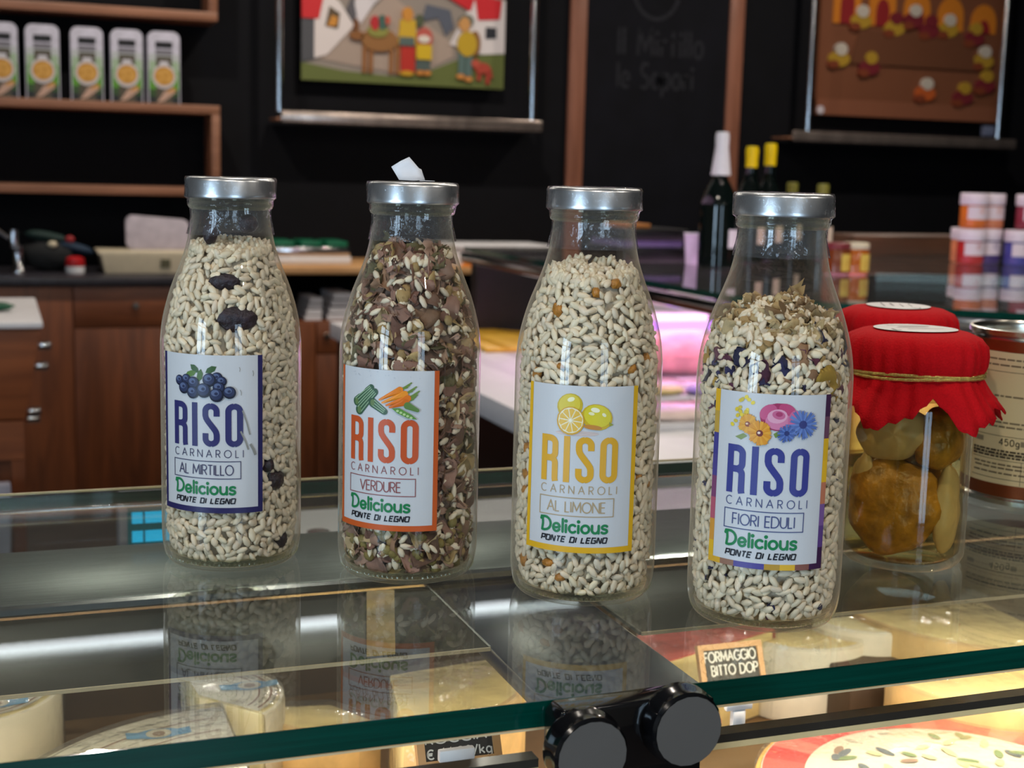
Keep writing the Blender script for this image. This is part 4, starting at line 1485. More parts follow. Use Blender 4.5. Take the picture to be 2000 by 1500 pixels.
for y, n_ in ((99, 1), (95, 1), (74, 1), (56, 1), (53, 1), (27, 1), (24.5, 1), (21, 1)):
    x = xl + R_.random() * 3
    end = xr + 30 - R_.random() * 30
    while x < end:
        w = 2 + R_.random() * 5
        q.rect(x, y, min(end, x + w), y + 1.1, ink, 1)
        x += w + .9
for y in (91, 47, 34, 30.5, 17.5):
    q.rect(xl, y, 20, y + .35, S(90, 78, 60), 1)
for y in (37.5, 35.6, 33.4):
    x = xl
    while x < 18:
        w = 1.5 + R_.random() * 4
        q.rect(x, y - 1.2, x + w, y + .1, S(70, 60, 48), 1.5)
        x += w + .7
q.text('450g', -24.0, 41.2, 4.3, .58, S(40, 36, 32), 2, gap=.30)
q.rect(-9.5, 41.4, -5.5, 45, S(150, 136, 108), 1)
q.rect(-44, 42, -37, 45.4, S(150, 136, 108), 1)
q.rect(-8.2, 14.5, -7.9, 30.5, S(90, 78, 60), 1)
q.build('tin_lettering', clab)

# ------------------------------------------------------------------ cheeses and tags inside the case
DECK = .992


def cheese_mat(name, c, bump=.25, var=.12):
    return mat(name, c, .45, var=var, scale=45, bump=bump)


M_PASTE = cheese_mat('cheese_paste', S(238, 214, 146))
M_PASTEP = cheese_mat('cheese_paste_pale', S(240, 224, 172))
M_PASTEO = cheese_mat('cheese_paste_orange', S(232, 176, 80))
M_RINDO = cheese_mat('cheese_rind_orange', S(222, 184, 122), .5, .2)
M_RINDR = cheese_mat('cheese_rind_red', S(214, 96, 84), .3, .3)
M_RINDW = cheese_mat('cheese_rind_white', S(236, 226, 204), .3, .08)


def sector(cx, cy, R, a0, a1, z0, z1, n=24, inset=0.0):
    pts = [(cx, cy)] if abs(a1 - a0) < 359 else []
    return pts + [(cx + (R - inset) * cos(radians(a0 + (a1 - a0) * i / n)), cy + (R - inset) * sin(radians(a0 + (a1 - a0) * i / n))) for i in range(n + 1)]


def cheese(name, label, cat, c, R, a0, a1, z0, z1, m_paste, m_rind, film=True, rings=None, top_m=None, group=None):
    t = thing(name, label, cat, (c[0], c[1], z0), 0, group)
    h = z1 - z0
    full = abs(a1 - a0) >= 359
    MB().prism(sector(0, 0, R - .003, a0, a1, 0, h)[:-1] if full else sector(0, 0, R - .003, a0, a1, 0, h), .001, h - .001).build('cheese_paste', m_paste, t, bevel=.0015)
    rb = MB()
    rb.lathe([(R - .0035, h - .0006), (R - .001, h - .001), (R, h - .004), (R, .004), (R - .001, .001), (R - .0035, .0005)], 40, a0=radians(a0), a1=radians(a1))
    rb.build('rind', m_rind, t)
    if top_m:
        MB().prism(sector(0, 0, R - .002, a0, a1, 0, 0)[:-1] if full else sector(0, 0, R - .002, a0, a1, 0, 0), h - .0009, h + .0003).build('top_rind', top_m, t)
    if rings:
        q = Print(lambda u, v, l: (u, v, h + .0006 + l * .0002))
        rings(q)
        q.build('printed_paper', t)
    if film:
        fr = MB()
        pts = sector(0, 0, R + .0015, a0, a1, 0, 0, 20)
        if not full:
            ctr = radians((a0 + a1) / 2)
            pts = [(x - .002 * cos(ctr), y - .002 * sin(ctr)) for x, y in pts]
        else:
            pts = pts[:-1]
        fr.prism(pts, .0003, h + .0028)
        fr.build('film_wrap', M_FILM, t, bevel=.002)
    return t


def ring_print(R, cx_a, a0, a1, kr=.62):
    def f(q):
        q.poly([(0, 0)] + arc(0, 0, R - .006, R - .006, a0, a1, 20), S(232, 224, 206), 0)
        for k, w in ((.84, .0012), (.70, .0010)):
            q.stroke(arc(0, 0, R * k, R * k, a0 + 4, a1 - 4, 40), w, S(146, 96, 70), 2, step=.004)
        for k in (.9, .77, .6, .52, .44):
            for j in range(16):
                b0 = a0 + 6 + (a1 - a0 - 12) * j / 16
                q.stroke(arc(0, 0, R * k, R * k, b0, b0 + (a1 - a0) / 26, 4), .0016 if k > .6 else .0008, S(178, 172, 160), 2, step=.004)
        am = radians(cx_a)
        x, y = R * kr * cos(am), R * kr * sin(am)
        q.ell(x, y, .015, .008, S(104, 160, 206), 3)
        q.ell(x, y, .008, .007, S(216, 208, 190), 4)
        q.ell(x, y - .001, .004, .004, S(150, 120, 96), 5)
        for s_ in (-1, 1):
            q.poly([(x + s_ * .012, y + .004), (x + s_ * .020, y + .006), (x + s_ * .020, y - .004), (x + s_ * .012, y - .006)], S(104, 168, 214), 4)
    return f


z = 1.056
a = at_z(430, 1376, z)
b = at_z(52, 1490, z)
Rc = .150
cc = at_z(310, 1436, z)
ca = math.degrees(atan2(cc.y - (a.y - Rc), cc.x - a.x))
ck = math.hypot(cc.x - a.x, cc.y - (a.y - Rc)) / Rc
cheese('printed_cheese', 'half wheel of pale cheese with printed white paper, brown rings and blue crest, front left', 'cheese', (a.x, a.y - Rc), Rc, 90, 180, DECK, z, M_PASTEP, M_RINDW, True, ring_print(Rc, ca, 90, 180, ck))
c2 = at_z(40, 1330, 1.060)
cheese('ringed_cheese', 'film-wrapped cheese with brown ringed paper at the far left of the case', 'cheese', (c2.x - .035, c2.y - .008), .062, 0, 360, DECK, 1.060, M_PASTEP, M_RINDW, True, ring_print(.062, 300, 0, 359))
c3 = at_z(470, 1345, 1.056)
cheese('wrapped_cheese', 'film-wrapped white cheese with blue print behind the front left half wheel', 'cheese', (c3.x - .030, c3.y - .01), .058, -50, 95, DECK, 1.058, M_PASTEP, M_RINDW, True, ring_print(.058, 10, -50, 95))
c4 = at_z(905, 1345, 1.080)
cheese('yellow_wedge', 'large pale yellow cheese wedge in cling film below the second bottle', 'cheese', (c4.x - .040, c4.y + .036), .092, -100, 8, DECK, 1.082, M_PASTE, M_RINDO, True)
c4b = at_z(660, 1345, 1.05)
cheese('wrapped_wedge', 'small film-wrapped tan cheese wedge left of the pale yellow wedge', 'cheese', (c4b.x - .005, c4b.y), .05, 170, 300, DECK, 1.04, M_PASTE, M_RINDO, True)
c5 = at_z(850, 1470, 1.046)
cheese('orange_cheese', 'orange-rinded cheese wheel at the bottom edge behind the price tag', 'cheese', (c5.x - .012, .685), .068, 0, 360, DECK, 1.028, M_PASTEO, M_RINDO, False, None, M_RINDO)
c6 = at_z(1345, 1262, 1.062)
cheese('pink_rind_wheel', 'pink-rinded film-wrapped cheese below the flower bottle', 'cheese', (c6.x + .025, c6.y - .005), .066, 20, 200, DECK, 1.062, M_PASTE, M_RINDR, True, None, M_RINDR)
c6b = at_z(1600, 1240, 1.06)
cheese('tan_wedge', 'tan wrapped cheese wedge right of the framed blackboard tag', 'cheese', (c6b.x + .006, c6b.y + .035), .055, 190, 330, DECK, 1.055, M_PASTE, M_RINDW, True)
c7 = at_z(1715, 1225, 1.062)
cheese('white_wedge', 'white film-wrapped cheese wedge behind the dark reflection block', 'cheese', (c7.x + .008, c7.y + .030), .050, 180, 300, DECK, 1.064, M_PASTEP, M_RINDW, True)
c8 = at_z(1940, 1225, 1.085)
cheese('crumbly_wedge', 'crumbly pale yellow hard cheese wedge at the right edge of the case', 'cheese', (c8.x + .075, c8.y + .105), .125, 178, 268, DECK, 1.068, M_PASTE, M_RINDO, True)
c9 = at_z(1850, 1440, 1.040)
cheese('tan_block', 'tan cheese block with film right of the red-rinded wedge', 'cheese', (c9.x + .110, c9.y + .085), .095, 175, 275, DECK, 1.050, M_PASTE, M_RINDO, True)
c10 = at_z(1650, 1396, 1.034)


def red_print(q):
    q.poly([(0, 0)] + arc(0, 0, .126, .126, 12, 150, 24), S(220, 210, 190), 0)
    for k in range(14):
        a0 = 12 + k * 9.85
        q.poly(arc(0, 0, .125, .125, a0, a0 + 10, 4) + arc(0, 0, .098, .098, a0 + 10, a0, 4), (S(206, 60, 54), S(214, 84, 76), S(226, 120, 106))[k % 3], 2)
    R = random.Random(8)
    for k in range(26):
        an = radians(25 + R.random() * 110)
        rr = .04 + R.random() * .05
        q.ell(rr * cos(an), rr * sin(an), .005 + R.random() * .005, .003, R.choice([S(120, 140, 90), S(96, 104, 110), S(150, 120, 100), S(206, 206, 150)]), 3 + k * .1, R.random() * 180, 10)


cheese('red_ring_wedge', 'big film-wrapped yellow cheese with red ringed printed top at the bottom right', 'cheese', (c10.x, c10.y - .13), .13, 12, 150, DECK, 1.034, M_PASTEO, M_PASTEO, True, red_print)

bx = at_z(1740, 1300, 1.04)
o = MB().box(-.05, .036, -.02, .02, 0, .052).build('dark_reflection_block', mat('dark_reflection', S(74, 56, 40), .6), None, bevel=.002)  # added block, coloured as the dark reflection in this bay
o.location = (bx.x, bx.y, DECK)
tag(o, 'dark brown block standing in for a dark reflection, between the blackboard tag and the crumbly cheese', 'box')


def price_tag(name, label, px, z0, Y, w, h, lines, tilt=18):
    t = thing(name, label, 'sign', (px, Y, z0), 0, 'blackboard price tags')
    M = Matrix.Rotation(radians(-tilt), 4, 'X')
    fw_ = .004
    MB().box(-w / 2 + fw_, w / 2 - fw_, 0, .002, fw_, h - fw_, M=M).build('slate', mat('slate_black', S(56, 52, 48), .6), t)
    MP = M_PLANK
    for x0, x1, y0, y1 in ((-w / 2, w / 2, 0, fw_), (-w / 2, w / 2, h - fw_, h), (-w / 2, -w / 2 + fw_, fw_, h - fw_), (w / 2 - fw_, w / 2, fw_, h - fw_)):
        MB().box(x0, x1, -.0015, .003, y0, y1, M=M).build('frame', MP, t)
    q = Print(lambda u, v, l: M @ Vector((u, -.0003 - l * .0001, v)))
    for txt, x, y, hh, ww, th in lines:
        q.text(txt, x, y, hh, th, S(226, 222, 212), 1, width=ww, gap=.2)
    q.build('chalk_lettering', t)
    return t


def clip(name, label, loc):
    b = MB()
    b.box(-.009, .009, -.002, .002, .012, .018).box(-.0045, .0045, -.002, .002, 0, .012)
    o = b.build(name, M_WHITE, None, bevel=.0008)
    o.location = loc
    return tag(o, label, 'clip')


s1 = at_y(1435, 1330, .80)
price_tag('price_tag', 'framed blackboard tag chalked FORMAGGIO BITTO DOP below the flower bottle', s1.x, s1.z - .004, .80, .050, .030,
          [('FORMAGGIO', -.0205, .0178, .0066, .040, .0012), ('BITTO DOP', -.0160, .0085, .0066, .036, .0012)], 22)
s2 = at_y(900, 1500, .62)
price_tag('price_tag', 'framed blackboard tag chalked with a price per kilo in front of the orange wheel', s2.x, s2.z + .001, .62, .044, .021,
          [('ROCCIA', -.017, .0122, .0042, .032, .0008), ('€ 14,90/kg', -.017, .0050, .0044, .034, .0008)], 25)
k1 = at_y(1440, 1416, .70)
clip('tag_clip', 'white T-shaped plastic clip under the FORMAGGIO BITTO tag', (k1.x, .70, k1.z - .002))
k2 = at_y(890, 1530, .60)
clip('tag_clip', 'white plastic clip under the price per kilo tag', (k2.x, .60, k2.z))

# ------------------------------------------------------------------ back wall: wooden shelf boxes and packs
SY = 6.22                                    # front of the wall shelves


def board(parent, name, x0, x1, y0, y1, z0, z1, m, bevel=.003):
    return MB().box(x0, x1, y0, y1, z0, z1).build(name, m, parent, bevel=bevel)


up_z = at_y(200, 19, SY).z
t2 = at_y(200, 206, SY).z
b2 = at_y(200, 371, SY).z
xr = at_y(422, 280, SY).x
xr1 = at_y(416, 20, SY).x
TH = .038
sh1 = thing('wall_shelf', 'upper wooden box shelf on the dark wall, cut off by the top of the picture', 'shelf', (0, SY, up_z), 0, 'wooden box shelves')
board(sh1, 'bottom_board', -1.2, xr1 + .02, 0, Y1 - SY, -TH / 2, TH / 2, M_SHELFW)
board(sh1, 'side_board', xr1 - .018, xr1 + .02, 0, Y1 - SY, TH / 2, .42, M_SHELFW)
board(sh1, 'top_board', -1.2, xr1 + .02, 0, Y1 - SY, .42, .42 + TH, M_SHELFW)
sh2 = thing('wall_shelf', 'lower wooden box shelf on the dark wall, carrying the green and white packs', 'shelf', (0, SY, b2), 0, 'wooden box shelves')
board(sh2, 'bottom_board', -1.2, xr + .018, 0, Y1 - SY, -TH / 2, TH / 2, M_SHELFW)
board(sh2, 'side_board', xr - .018, xr + .018, 0, Y1 - SY, TH / 2, t2 - b2 - TH / 2, M_SHELFW)
board(sh2, 'top_board', -1.2, xr + .018, 0, Y1 - SY, t2 - b2 - TH / 2, t2 - b2 + TH / 2, M_SHELFW)

WORDS = ['cut off at the left edge', 'second from the left edge', 'in the middle of the row', 'second from the right end', 'at the right end of the row']
for i, (xa, xb) in enumerate(((-26, 37), (52, 118), (140, 203), (218, 280), (290, 352))):
    yb = 195 + (xa + xb) / 2 * .021
    a, b = at_y(xa, yb, 6.25), at_y(xb, yb, 6.25)
    w = b.x - a.x
    h = .305
    t = thing('food_pack', 'white and green pack with round food picture, ' + WORDS[i], 'pack', ((a.x + b.x) / 2, 6.25, t2 + TH / 2), 0, 'packs on the wall shelf')
    rr = .03
    out = [(-w / 2, 0), (w / 2, 0)] + [(w / 2 - rr + rr * cos(radians(k)), h - rr + rr * sin(radians(k))) for k in range(0, 91, 15)] + [(-w / 2 + rr + rr * cos(radians(k)), h - rr + rr * sin(radians(k))) for k in range(90, 181, 15)]
    MB().prism(out, 0, .07, fn=lambda p_, q_, c_: (p_, c_, q_)).build('carton', mat('pack_carton', S(196, 192, 206), .5), t, smooth=False)
    q = Print(lambda u, v, l: (u, -.001 - l * .0004, v))
    bands = [(0, .03, S(40, 44, 44)), (.03, .06, S(58, 84, 44)), (.06, .10, S(92, 150, 46)), (.10, .14, S(112, 160, 80)), (.14, .18, S(160, 182, 150)), (.18, .21, S(186, 190, 190))]
    for z0, z1, c in bands:
        q.rect(-w / 2 + .004, z0, w / 2 - .004, z1, c, 0, step=.1)
    q.rect(-.036, .235, .036, .262, S(30, 28, 30), 1, step=.1)
    q.rect(-.036, .205, .036, .228, S(120, 116, 124), 1, step=.1)
    q.rect(-.034, .0, .034, .2, S(84, 76, 62), 1, step=.1)
    q.rect(-.018, .15, .018, .18, S(206, 202, 208), 2, step=.1)
    q.ell(0, .115, .052, .052, S(206, 196, 196), 3)
    q.ell(0, .117, .042, .040, S(196, 142, 58), 4)
    for k in range(9):
        q.ell(.024 * cos(k * .9), .117 + .022 * sin(k * 1.7), .012, .009, S(214, 160, 76), 5 + k * .1, k * 40, 10)
    q.poly([(-.03, .005), (.0, .012), (.048, .05), (.046, .072), (.0, .052)], S(196, 160, 140), 6)
    q.poly([(.01, .045), (.048, .056), (.046, .072), (.02, .062)], S(206, 150, 84), 7)
    q.build('pack_print', t)

# ------------------------------------------------------------------ back wall: blackboard between two battens
WY = WALL_Y


def batten(x, label):
    a = at_y(x, 200, WY - .03)
    o = MB().box(a.x - .042, a.x + .042, WY - .03, WY, .6, 3.0).build('wall_batten', M_BATTEN, None, bevel=.004)
    return tag(o, label, 'batten', 'wooden battens'), a.x


_, bxa = batten(1127, 'vertical wooden batten on the dark wall left of the chalkboard')
_, bxb = batten(1433, 'vertical wooden batten on the dark wall behind the white-topped bottle')
cb = thing('chalkboard', 'tall dark chalkboard with faint handwriting between two wooden battens', 'chalkboard', ((bxa + bxb) / 2, WY - .006, 1.0))
hw = (bxb - bxa) / 2 - .043
MB().box(-hw, hw, -.012, 0, 0, 2.0).build('board_panel', M_BOARD, cb)
q = Print(lambda u, v, l: (u, -.0135, v))
wl = at_y(1180, 80, WY)
q.text('Il Mirtillo', -.22, wl.z - 1.0 - .06, .13, .016, (1, 1, 1), 0, width=.47, gap=.26)
q.text('le Sapori', -.22, wl.z - 1.0 - .22, .12, .016, (1, 1, 1), 0, width=.42, gap=.26)
q.stroke(arc(-.02, wl.z - 1.0 + .28, .13, .16, 200, 340, 16), .02, (1, 1, 1), 0, step=.03)
q.build('chalk_writing', cb, M_CHALK)


# ------------------------------------------------------------------ back wall: carved pictures above chrome ledges
def ledge(label, pxl, pxr, pyl, ul, ur, Y):
    a, b = at_y(pxl, pyl, Y), at_y(pxr, pyl + (pxr - pxl) * .042, Y)
    z = a.z
    t = thing('picture_ledge', label, 'ledge', (0, Y, z), 0, 'chrome ledges under the carvings')
    MB().box(a.x, b.x, 0, .17, -.018, -.006).build('ledge_board', M_SHELFW, t, bevel=.003)
    MB().box(a.x + .02, b.x, -.012, 0, -.028, .026).build('front_rail', mat('ledge_metal', S(196, 178, 168), .24, .85, var=.25, scale=14, stretch=(1, .2, .2)), t, bevel=.008)
    for px in (ul, ur):
        c = at_y(px, 100, Y)
        MB().tube([(c.x, .006, .02), (c.x, .006, 1.1)], .016, 12).build('upright', M_CHROME, t)
    return t, a.x, b.x, z


LY = 6.26
ledge('chrome ledge with two uprights around the village carving', 540, 1058, 226, 546, 1043, LY)
ledge('chrome ledge with two uprights around the brown carving at the right', 1540, 1982, 264, 1587, 1962, LY)
bs = at_y(1960, 270, LY - .05)
o = MB().box(-.045, .045, -.02, .02, 0, .055).build('small_box', mat('blue_card', S(96, 104, 130), .6, var=.4, scale=60), None, bevel=.003)
o.location = (bs.x, LY + .065, bs.z + .012)
tag(o, 'small blue-grey box on the right chrome ledge', 'box')

# village carving: painted relief
PY = WY - .06
c0, c1 = at_y(588, 154, PY), at_y(982, 176, PY)
W = c1.x - c0.x
H = W * .62
vc = thing('village_carving', 'painted relief of a village with white houses, donkey and people', 'carving', (c0.x, PY, (c0.z + c1.z) / 2))


def relief(parent, name, items):
    b = MB()
    for pts, d0, col in items:
        b.prism([(x * W, y * W) for x, y in pts], -d0, .02, col, fn=lambda p_, q_, c_: (p_, c_, q_))
    return b.build(name, M_PAINTED, parent, smooth=False, colors=True)


def el(cx, cy, rx, ry, n=14):
    return [(cx + rx * cos(2 * pi * i / n), cy + ry * sin(2 * pi * i / n)) for i in range(n)]


relief(vc, 'panel', [([(0, 0), (1, 0), (1, .62), (0, .62)], .0, S(150, 138, 128))])
relief(vc, 'meadow', [([(0, 0), (1, 0), (1, .17), (.86, .16), (.74, .12), (.62, .07), (.45, .035), (.2, .05), (0, .08)], .006, S(104, 112, 60))])
relief(vc, 'street', [([(.08, .10), (.3, .07), (.5, .05), (.62, .08), (.74, .14), (.74, .2), (.58, .3), (.42, .42), (.3, .3)], .004, S(172, 152, 138))])
relief(vc, 'house', [([(.06, .10), (.12, .12), (.25, .26), (.18, .36), (.10, .42), (.06, .3)], .010, S(226, 214, 210)), ([(0, .08), (.07, .1), (.07, .28), (0, .28)], .008, S(84, 84, 88)),
                     ([(.0, .28), (.08, .28), (.11, .42), (.0, .44)], .014, S(206, 48, 52)), ([(.11, .25), (.17, .24), (.18, .31), (.13, .34)], .014, S(96, 80, 60)), ([(.12, .25), (.16, .25), (.17, .29), (.14, .3)], .016, S(206, 140, 60))])
relief(vc, 'house', [([(.24, .30), (.28, .27), (.34, .36), (.31, .42), (.26, .42)], .010, S(220, 212, 214)), ([(.34, .36), (.4, .42), (.34, .44), (.3, .42)], .012, S(214, 206, 208)), ([(.21, .33), (.24, .28), (.26, .3), (.24, .4)], .014, S(96, 92, 96)), ([(.35, .39), (.38, .41), (.37, .44), (.34, .43)], .014, S(50, 48, 52))])
relief(vc, 'house', [([(.72, .2), (.88, .16), (1.0, .17), (1.0, .42), (.84, .42)], .010, S(226, 216, 214)), ([(.86, .32), (.97, .33), (.98, .42), (.84, .44)], .014, S(206, 44, 50)), ([(.70, .42), (.82, .36), (.84, .42), (.76, .46)], .014, S(206, 44, 50)),
                     ([(.9, .235), (.955, .24), (.955, .29), (.9, .29)], .014, S(48, 50, 56)), ([(.74, .22), (.78, .2), (.82, .3), (.8, .34)], .013, S(204, 196, 196)), ([(.58, .3), (.66, .32), (.7, .24), (.74, .28), (.72, .36), (.6, .38)], .008, S(92, 96, 108))])


def figure(name, items):
    return relief(vc, name, items)


figure('donkey', [(el(.37, .20, .09, .055), .02, S(150, 104, 60)), (el(.26, .215, .035, .022), .02, S(140, 92, 52)), ([(.24, .24), (.27, .24), (.265, .29), (.25, .29)], .018, S(120, 76, 46))] +
       [([(x, .045), (x + .018, .045), (x + .02, .19), (x, .19)], .016, S(150, 98, 54)) for x in (.29, .32, .42, .45)] + [(el(.36, .24, .05, .03), .026, S(142, 140, 70)), (el(.345, .275, .02, .035), .028, S(186, 48, 52)), (el(.38, .28, .02, .035), .028, S(70, 100, 90)), (el(.405, .29, .012, .02), .03, S(190, 80, 60))])
figure('standing_figure', [([(.475, .06), (.545, .06), (.545, .2), (.475, .2)], .018, S(186, 52, 42)), ([(.46, .19), (.55, .19), (.545, .3), (.47, .3)], .022, S(206, 166, 50)), ([(.465, .18), (.54, .18), (.54, .22), (.465, .22)], .024, S(90, 104, 100)), (el(.505, .325, .026, .034), .024, S(206, 140, 60)), (el(.505, .052, .035, .012), .02, S(196, 150, 40))])
figure('standing_figure', [(el(.565, .30, .022, .03), .018, S(84, 90, 66)), ([(.55, .07), (.62, .07), (.62, .14), (.55, .14)], .02, S(84, 96, 92)), ([(.55, .12), (.625, .12), (.625, .19), (.55, .19)], .026, S(212, 176, 40)), (el(.59, .22, .04, .05), .024, S(190, 92, 80)), (el(.585, .215, .03, .018), .03, S(226, 214, 200)), (el(.57, .058, .02, .012), .024, S(200, 130, 60)), (el(.605, .058, .02, .012), .024, S(200, 130, 60))])
figure('standing_figure', [([(.765, .06), (.795, .06), (.795, .17), (.765, .17)], .018, S(94, 116, 112)), ([(.8, .055), (.83, .055), (.835, .17), (.8, .17)], .018, S(94, 116, 112)), (el(.805, .205, .05, .06), .022, S(196, 160, 44)), (el(.845, .21, .028, .06), .02, S(140, 96, 56)), (el(.79, .295, .028, .035), .024, S(206, 150, 90)), (el(.80, .315, .036, .03), .02, S(110, 112, 100)), (el(.775, .05, .02, .013), .022, S(206, 136, 70)), (el(.815, .04, .02, .013), .022, S(206, 136, 70))])
figure('dog', [(el(.885, .095, .04, .026), .02, S(176, 70, 54)), (el(.85, .115, .022, .02), .022, S(190, 84, 66)), ([(.86, .035), (.88, .035), (.88, .08), (.86, .08)], .018, S(166, 62, 48)), ([(.905, .02), (.925, .02), (.925, .08), (.905, .08)], .018, S(166, 62, 48)), ([(.925, .05), (.94, .05), (.93, .1), (.92, .1)], .018, S(166, 62, 48))])

# brown carving at the right: plain arches and rounded coloured shapes on a wooden panel
d0, d1 = at_y(1592, 226, PY), at_y(1950, 237, PY)
W = d1.x - d0.x
bc = thing('brown_carving', 'brown wooden relief panel with orange arches and yellow and white shapes', 'carving', (d0.x, PY, (d0.z + d1.z) / 2))
relief(bc, 'panel', [([(0, 0), (1, 0), (1, .64), (0, .64)], .0, S(122, 74, 50))])
relief(bc, 'ledge_strip', [([(0, 0), (1, 0), (1, .07), (0, .07)], .006, S(136, 84, 60))])
for i in range(5):
    x = .13 + i * .185
    y = .58 - .02 * i
    relief(bc, 'arch', [([(x - .07, .40), (x + .07, .40)] + [(x + .07 * cos(radians(k)), y - .05 + .08 * sin(radians(k))) for k in range(0, 181, 20)], .008, S(206, 122, 36)),
                        ([(x - .035, .40), (x + .035, .40)] + [(x + .035 * cos(radians(k)), y - .10 + .06 * sin(radians(k))) for k in range(0, 181, 20)], .011, S(140, 36, 38) if i != 3 else S(196, 112, 40))])
relief(bc, 'table', [([(.16, .23), (.84, .23), (.80, .38), (.2, .38)], .014, S(108, 66, 44))])
YEL, WHI, REDD = S(176, 138, 44), S(196, 184, 170), S(116, 36, 44)
for x, y, up_, lo_ in ((.20, .42, WHI, YEL), (.38, .40, REDD, YEL), (.48, .44, WHI, REDD), (.57, .40, REDD, REDD), (.67, .41, WHI, YEL), (.82, .38, YEL, REDD), (.10, .25, WHI, YEL), (.26, .22, YEL, REDD), (.88, .28, WHI, YEL), (.90, .17, YEL, REDD), (.57, .12, WHI, S(190, 90, 40)), (.78, .11, YEL, REDD)):
    relief(bc, 'rounded_shape', [(el(x, y - .005, .055, .034), .018, lo_), (el(x + .006, y + .038, .032, .028), .022, up_), (el(x - .03, y - .03, .03, .018), .02, S(126, 60, 36))])
tagp = relief(bc, 'white_tag', [(el(.02, .02, .018, .018), .012, S(210, 200, 206))])

# ------------------------------------------------------------------ cabinets along the back wall
CY = 5.8
ZT = at_y(180, 541, CY).z                    # top of the dark worktop's front
xA, xB, xC, xD = -.9, at_y(145, 700, CY).x, 1.095, 2.6
wt = MB().box(xA, xC, CY - .02, WALL_Y, ZT - .035, ZT).build('worktop', M_DARKTOP, None, bevel=.004)
tag(wt, 'dark grey worktop along the back wall above the wooden cabinets at the left', 'worktop')


def cabinet(label, x0, x1, z1, fronts, knobs):
    t = thing('cabinet', label, 'cabinet', (x0, CY, 0), 0, 'wooden cabinets along the back wall')
    w = x1 - x0
    MB().box(0, w, .02, WALL_Y - CY - .008, .08, z1).build('body', M_WOODZ, t)
    MB().box(0, w, .06, WALL_Y - CY - .008, 0, .08).build('plinth', M_BLACK, t)
    for nm, a, b, c, d, kn in fronts:
        f = MB().box(a + .003, b - .003, 0, .02, c + .003, d - .003).build(nm, M_WOODX if nm == 'drawer' else M_WOODZ, t, bevel=.002)
        if kn:
            MB().lathe([(0, 0), (.012, 0), (.016, .006), (.013, .014), (.0, .016)], 16).build('knob', M_TIN, f).location = (kn[0], -.016, kn[1])
            f.children[0].rotation_euler = (-pi / 2, 0, 0)
    return t


kb = at_y(265, 597, CY)
zdr = at_y(200, 640, CY).z
cabinet('wooden cabinet with one plain door at the far left under the dark worktop', xA, xB, ZT - .035, [('door', 0, .6, .08, ZT - .037, None), ('door', .6, xB - xA, .08, ZT - .037, None)], None)
cabinet('wooden cabinet with a knobbed drawer over a door, left of the blueberry bottle', xB, xC, ZT - .035,
        [('drawer', 0, xC - xB, zdr, ZT - .037, (kb.x - xB, kb.z)), ('door', 0, xC - xB, .08, zdr, None)], None)
zn = at_y(640, 628, CY).z
xdiv = at_y(617, 700, CY).x
kn = at_y(637, 657, CY)
cabinet('low wooden cabinet between the first two bottles with paper stacked on it', xC, xD, zn,
        [('door', 0, xdiv - xC, .08, zn, None), ('drawer', xdiv - xC, xdiv - xC + .45, zn - .14, zn, (kn.x - xC, kn.z)), ('door', xdiv - xC, xdiv - xC + .45, .08, zn - .14, None), ('door', xdiv - xC + .45, xD - xC, .08, zn, None)], None)
zp = at_y(620, 522, CY).z
pk = thing('plank_shelf', 'pale wooden plank shelf over the paper stacks behind the second bottle', 'shelf', (xC, CY, zn))
MB().box(0.01, xD - xC, 0, WALL_Y - CY - .008, zp - zn - .03, zp - zn).build('plank', M_PLANK, pk, bevel=.003)
for x in (.012, xD - xC - .03):
    MB().box(x, x + .02, .02, WALL_Y - CY - .008, .001, zp - zn - .03).build('support', M_BLACK, pk)
for i, (xa, xb, hh, lab) in enumerate(((596, 628, .10, 'stack of white paper left on the low cabinet'), (640, 690, .12, 'stack of white paper right on the low cabinet, beside the second bottle'))):
    a, b = at_y(xa, 622, CY + .05), at_y(xb, 622, CY + .05)
    t = thing('paper_stack', lab, 'paper', ((a.x + b.x) / 2, CY + .05, zn), 0, 'paper stacks')
    n = 4
    for k in range(n):
        w = (b.x - a.x) * (1 - .08 * k)
        MB().box(-w / 2 + .004 * k, w / 2 + .004 * k, 0, .25, .001 + hh * k / n, hh * (k + .86) / n).build('ream', M_PAPER, t)

# things on the dark worktop
fc = at_y(36, 525, 6.05)
f = thing('faucet', 'chrome faucet with long lever on the worktop at the far left', 'faucet', (fc.x, 6.05, ZT))
MB().lathe([(.03, 0), (.03, .01), (.022, .02), (.021, .10), (.024, .11), (.0, .115)], 20).build('body', M_CHROME, f)
MB().tube([(-.012, 0, .10), (-.016, 0, .14), (-.014, 0, .175)], [.018, .02, .016], 12).build('knob', M_CHROME, f)
MB().tube([(-.02, 0, .13), (-.09, 0, .18), (-.2, 0, .24)], .008, 8).build('lever', M_CHROME, f)
rj = at_y(147, 530, 6.0)
j = thing('red_lidded_tub', 'small white tub with red lid on the dark worktop', 'tub', (rj.x, 6.0, ZT))
MB().lathe([(0, .0005), (.036, .0005), (.038, .01), (.038, .03), (0, .03)], 24).build('tub', M_WHITE, j)
MB().lathe([(.038, .03), (.04, .034), (.036, .062), (.02, .07), (0, .07)], 24).build('lid', mat('red_plastic', S(180, 22, 28), .4), j)
cr = at_y(290, 527, 5.98)
t = thing('cream_crate', 'cream plastic crate with dark tag on the worktop left of the blueberry bottle', 'crate', (cr.x, 5.98, ZT))
w = .19
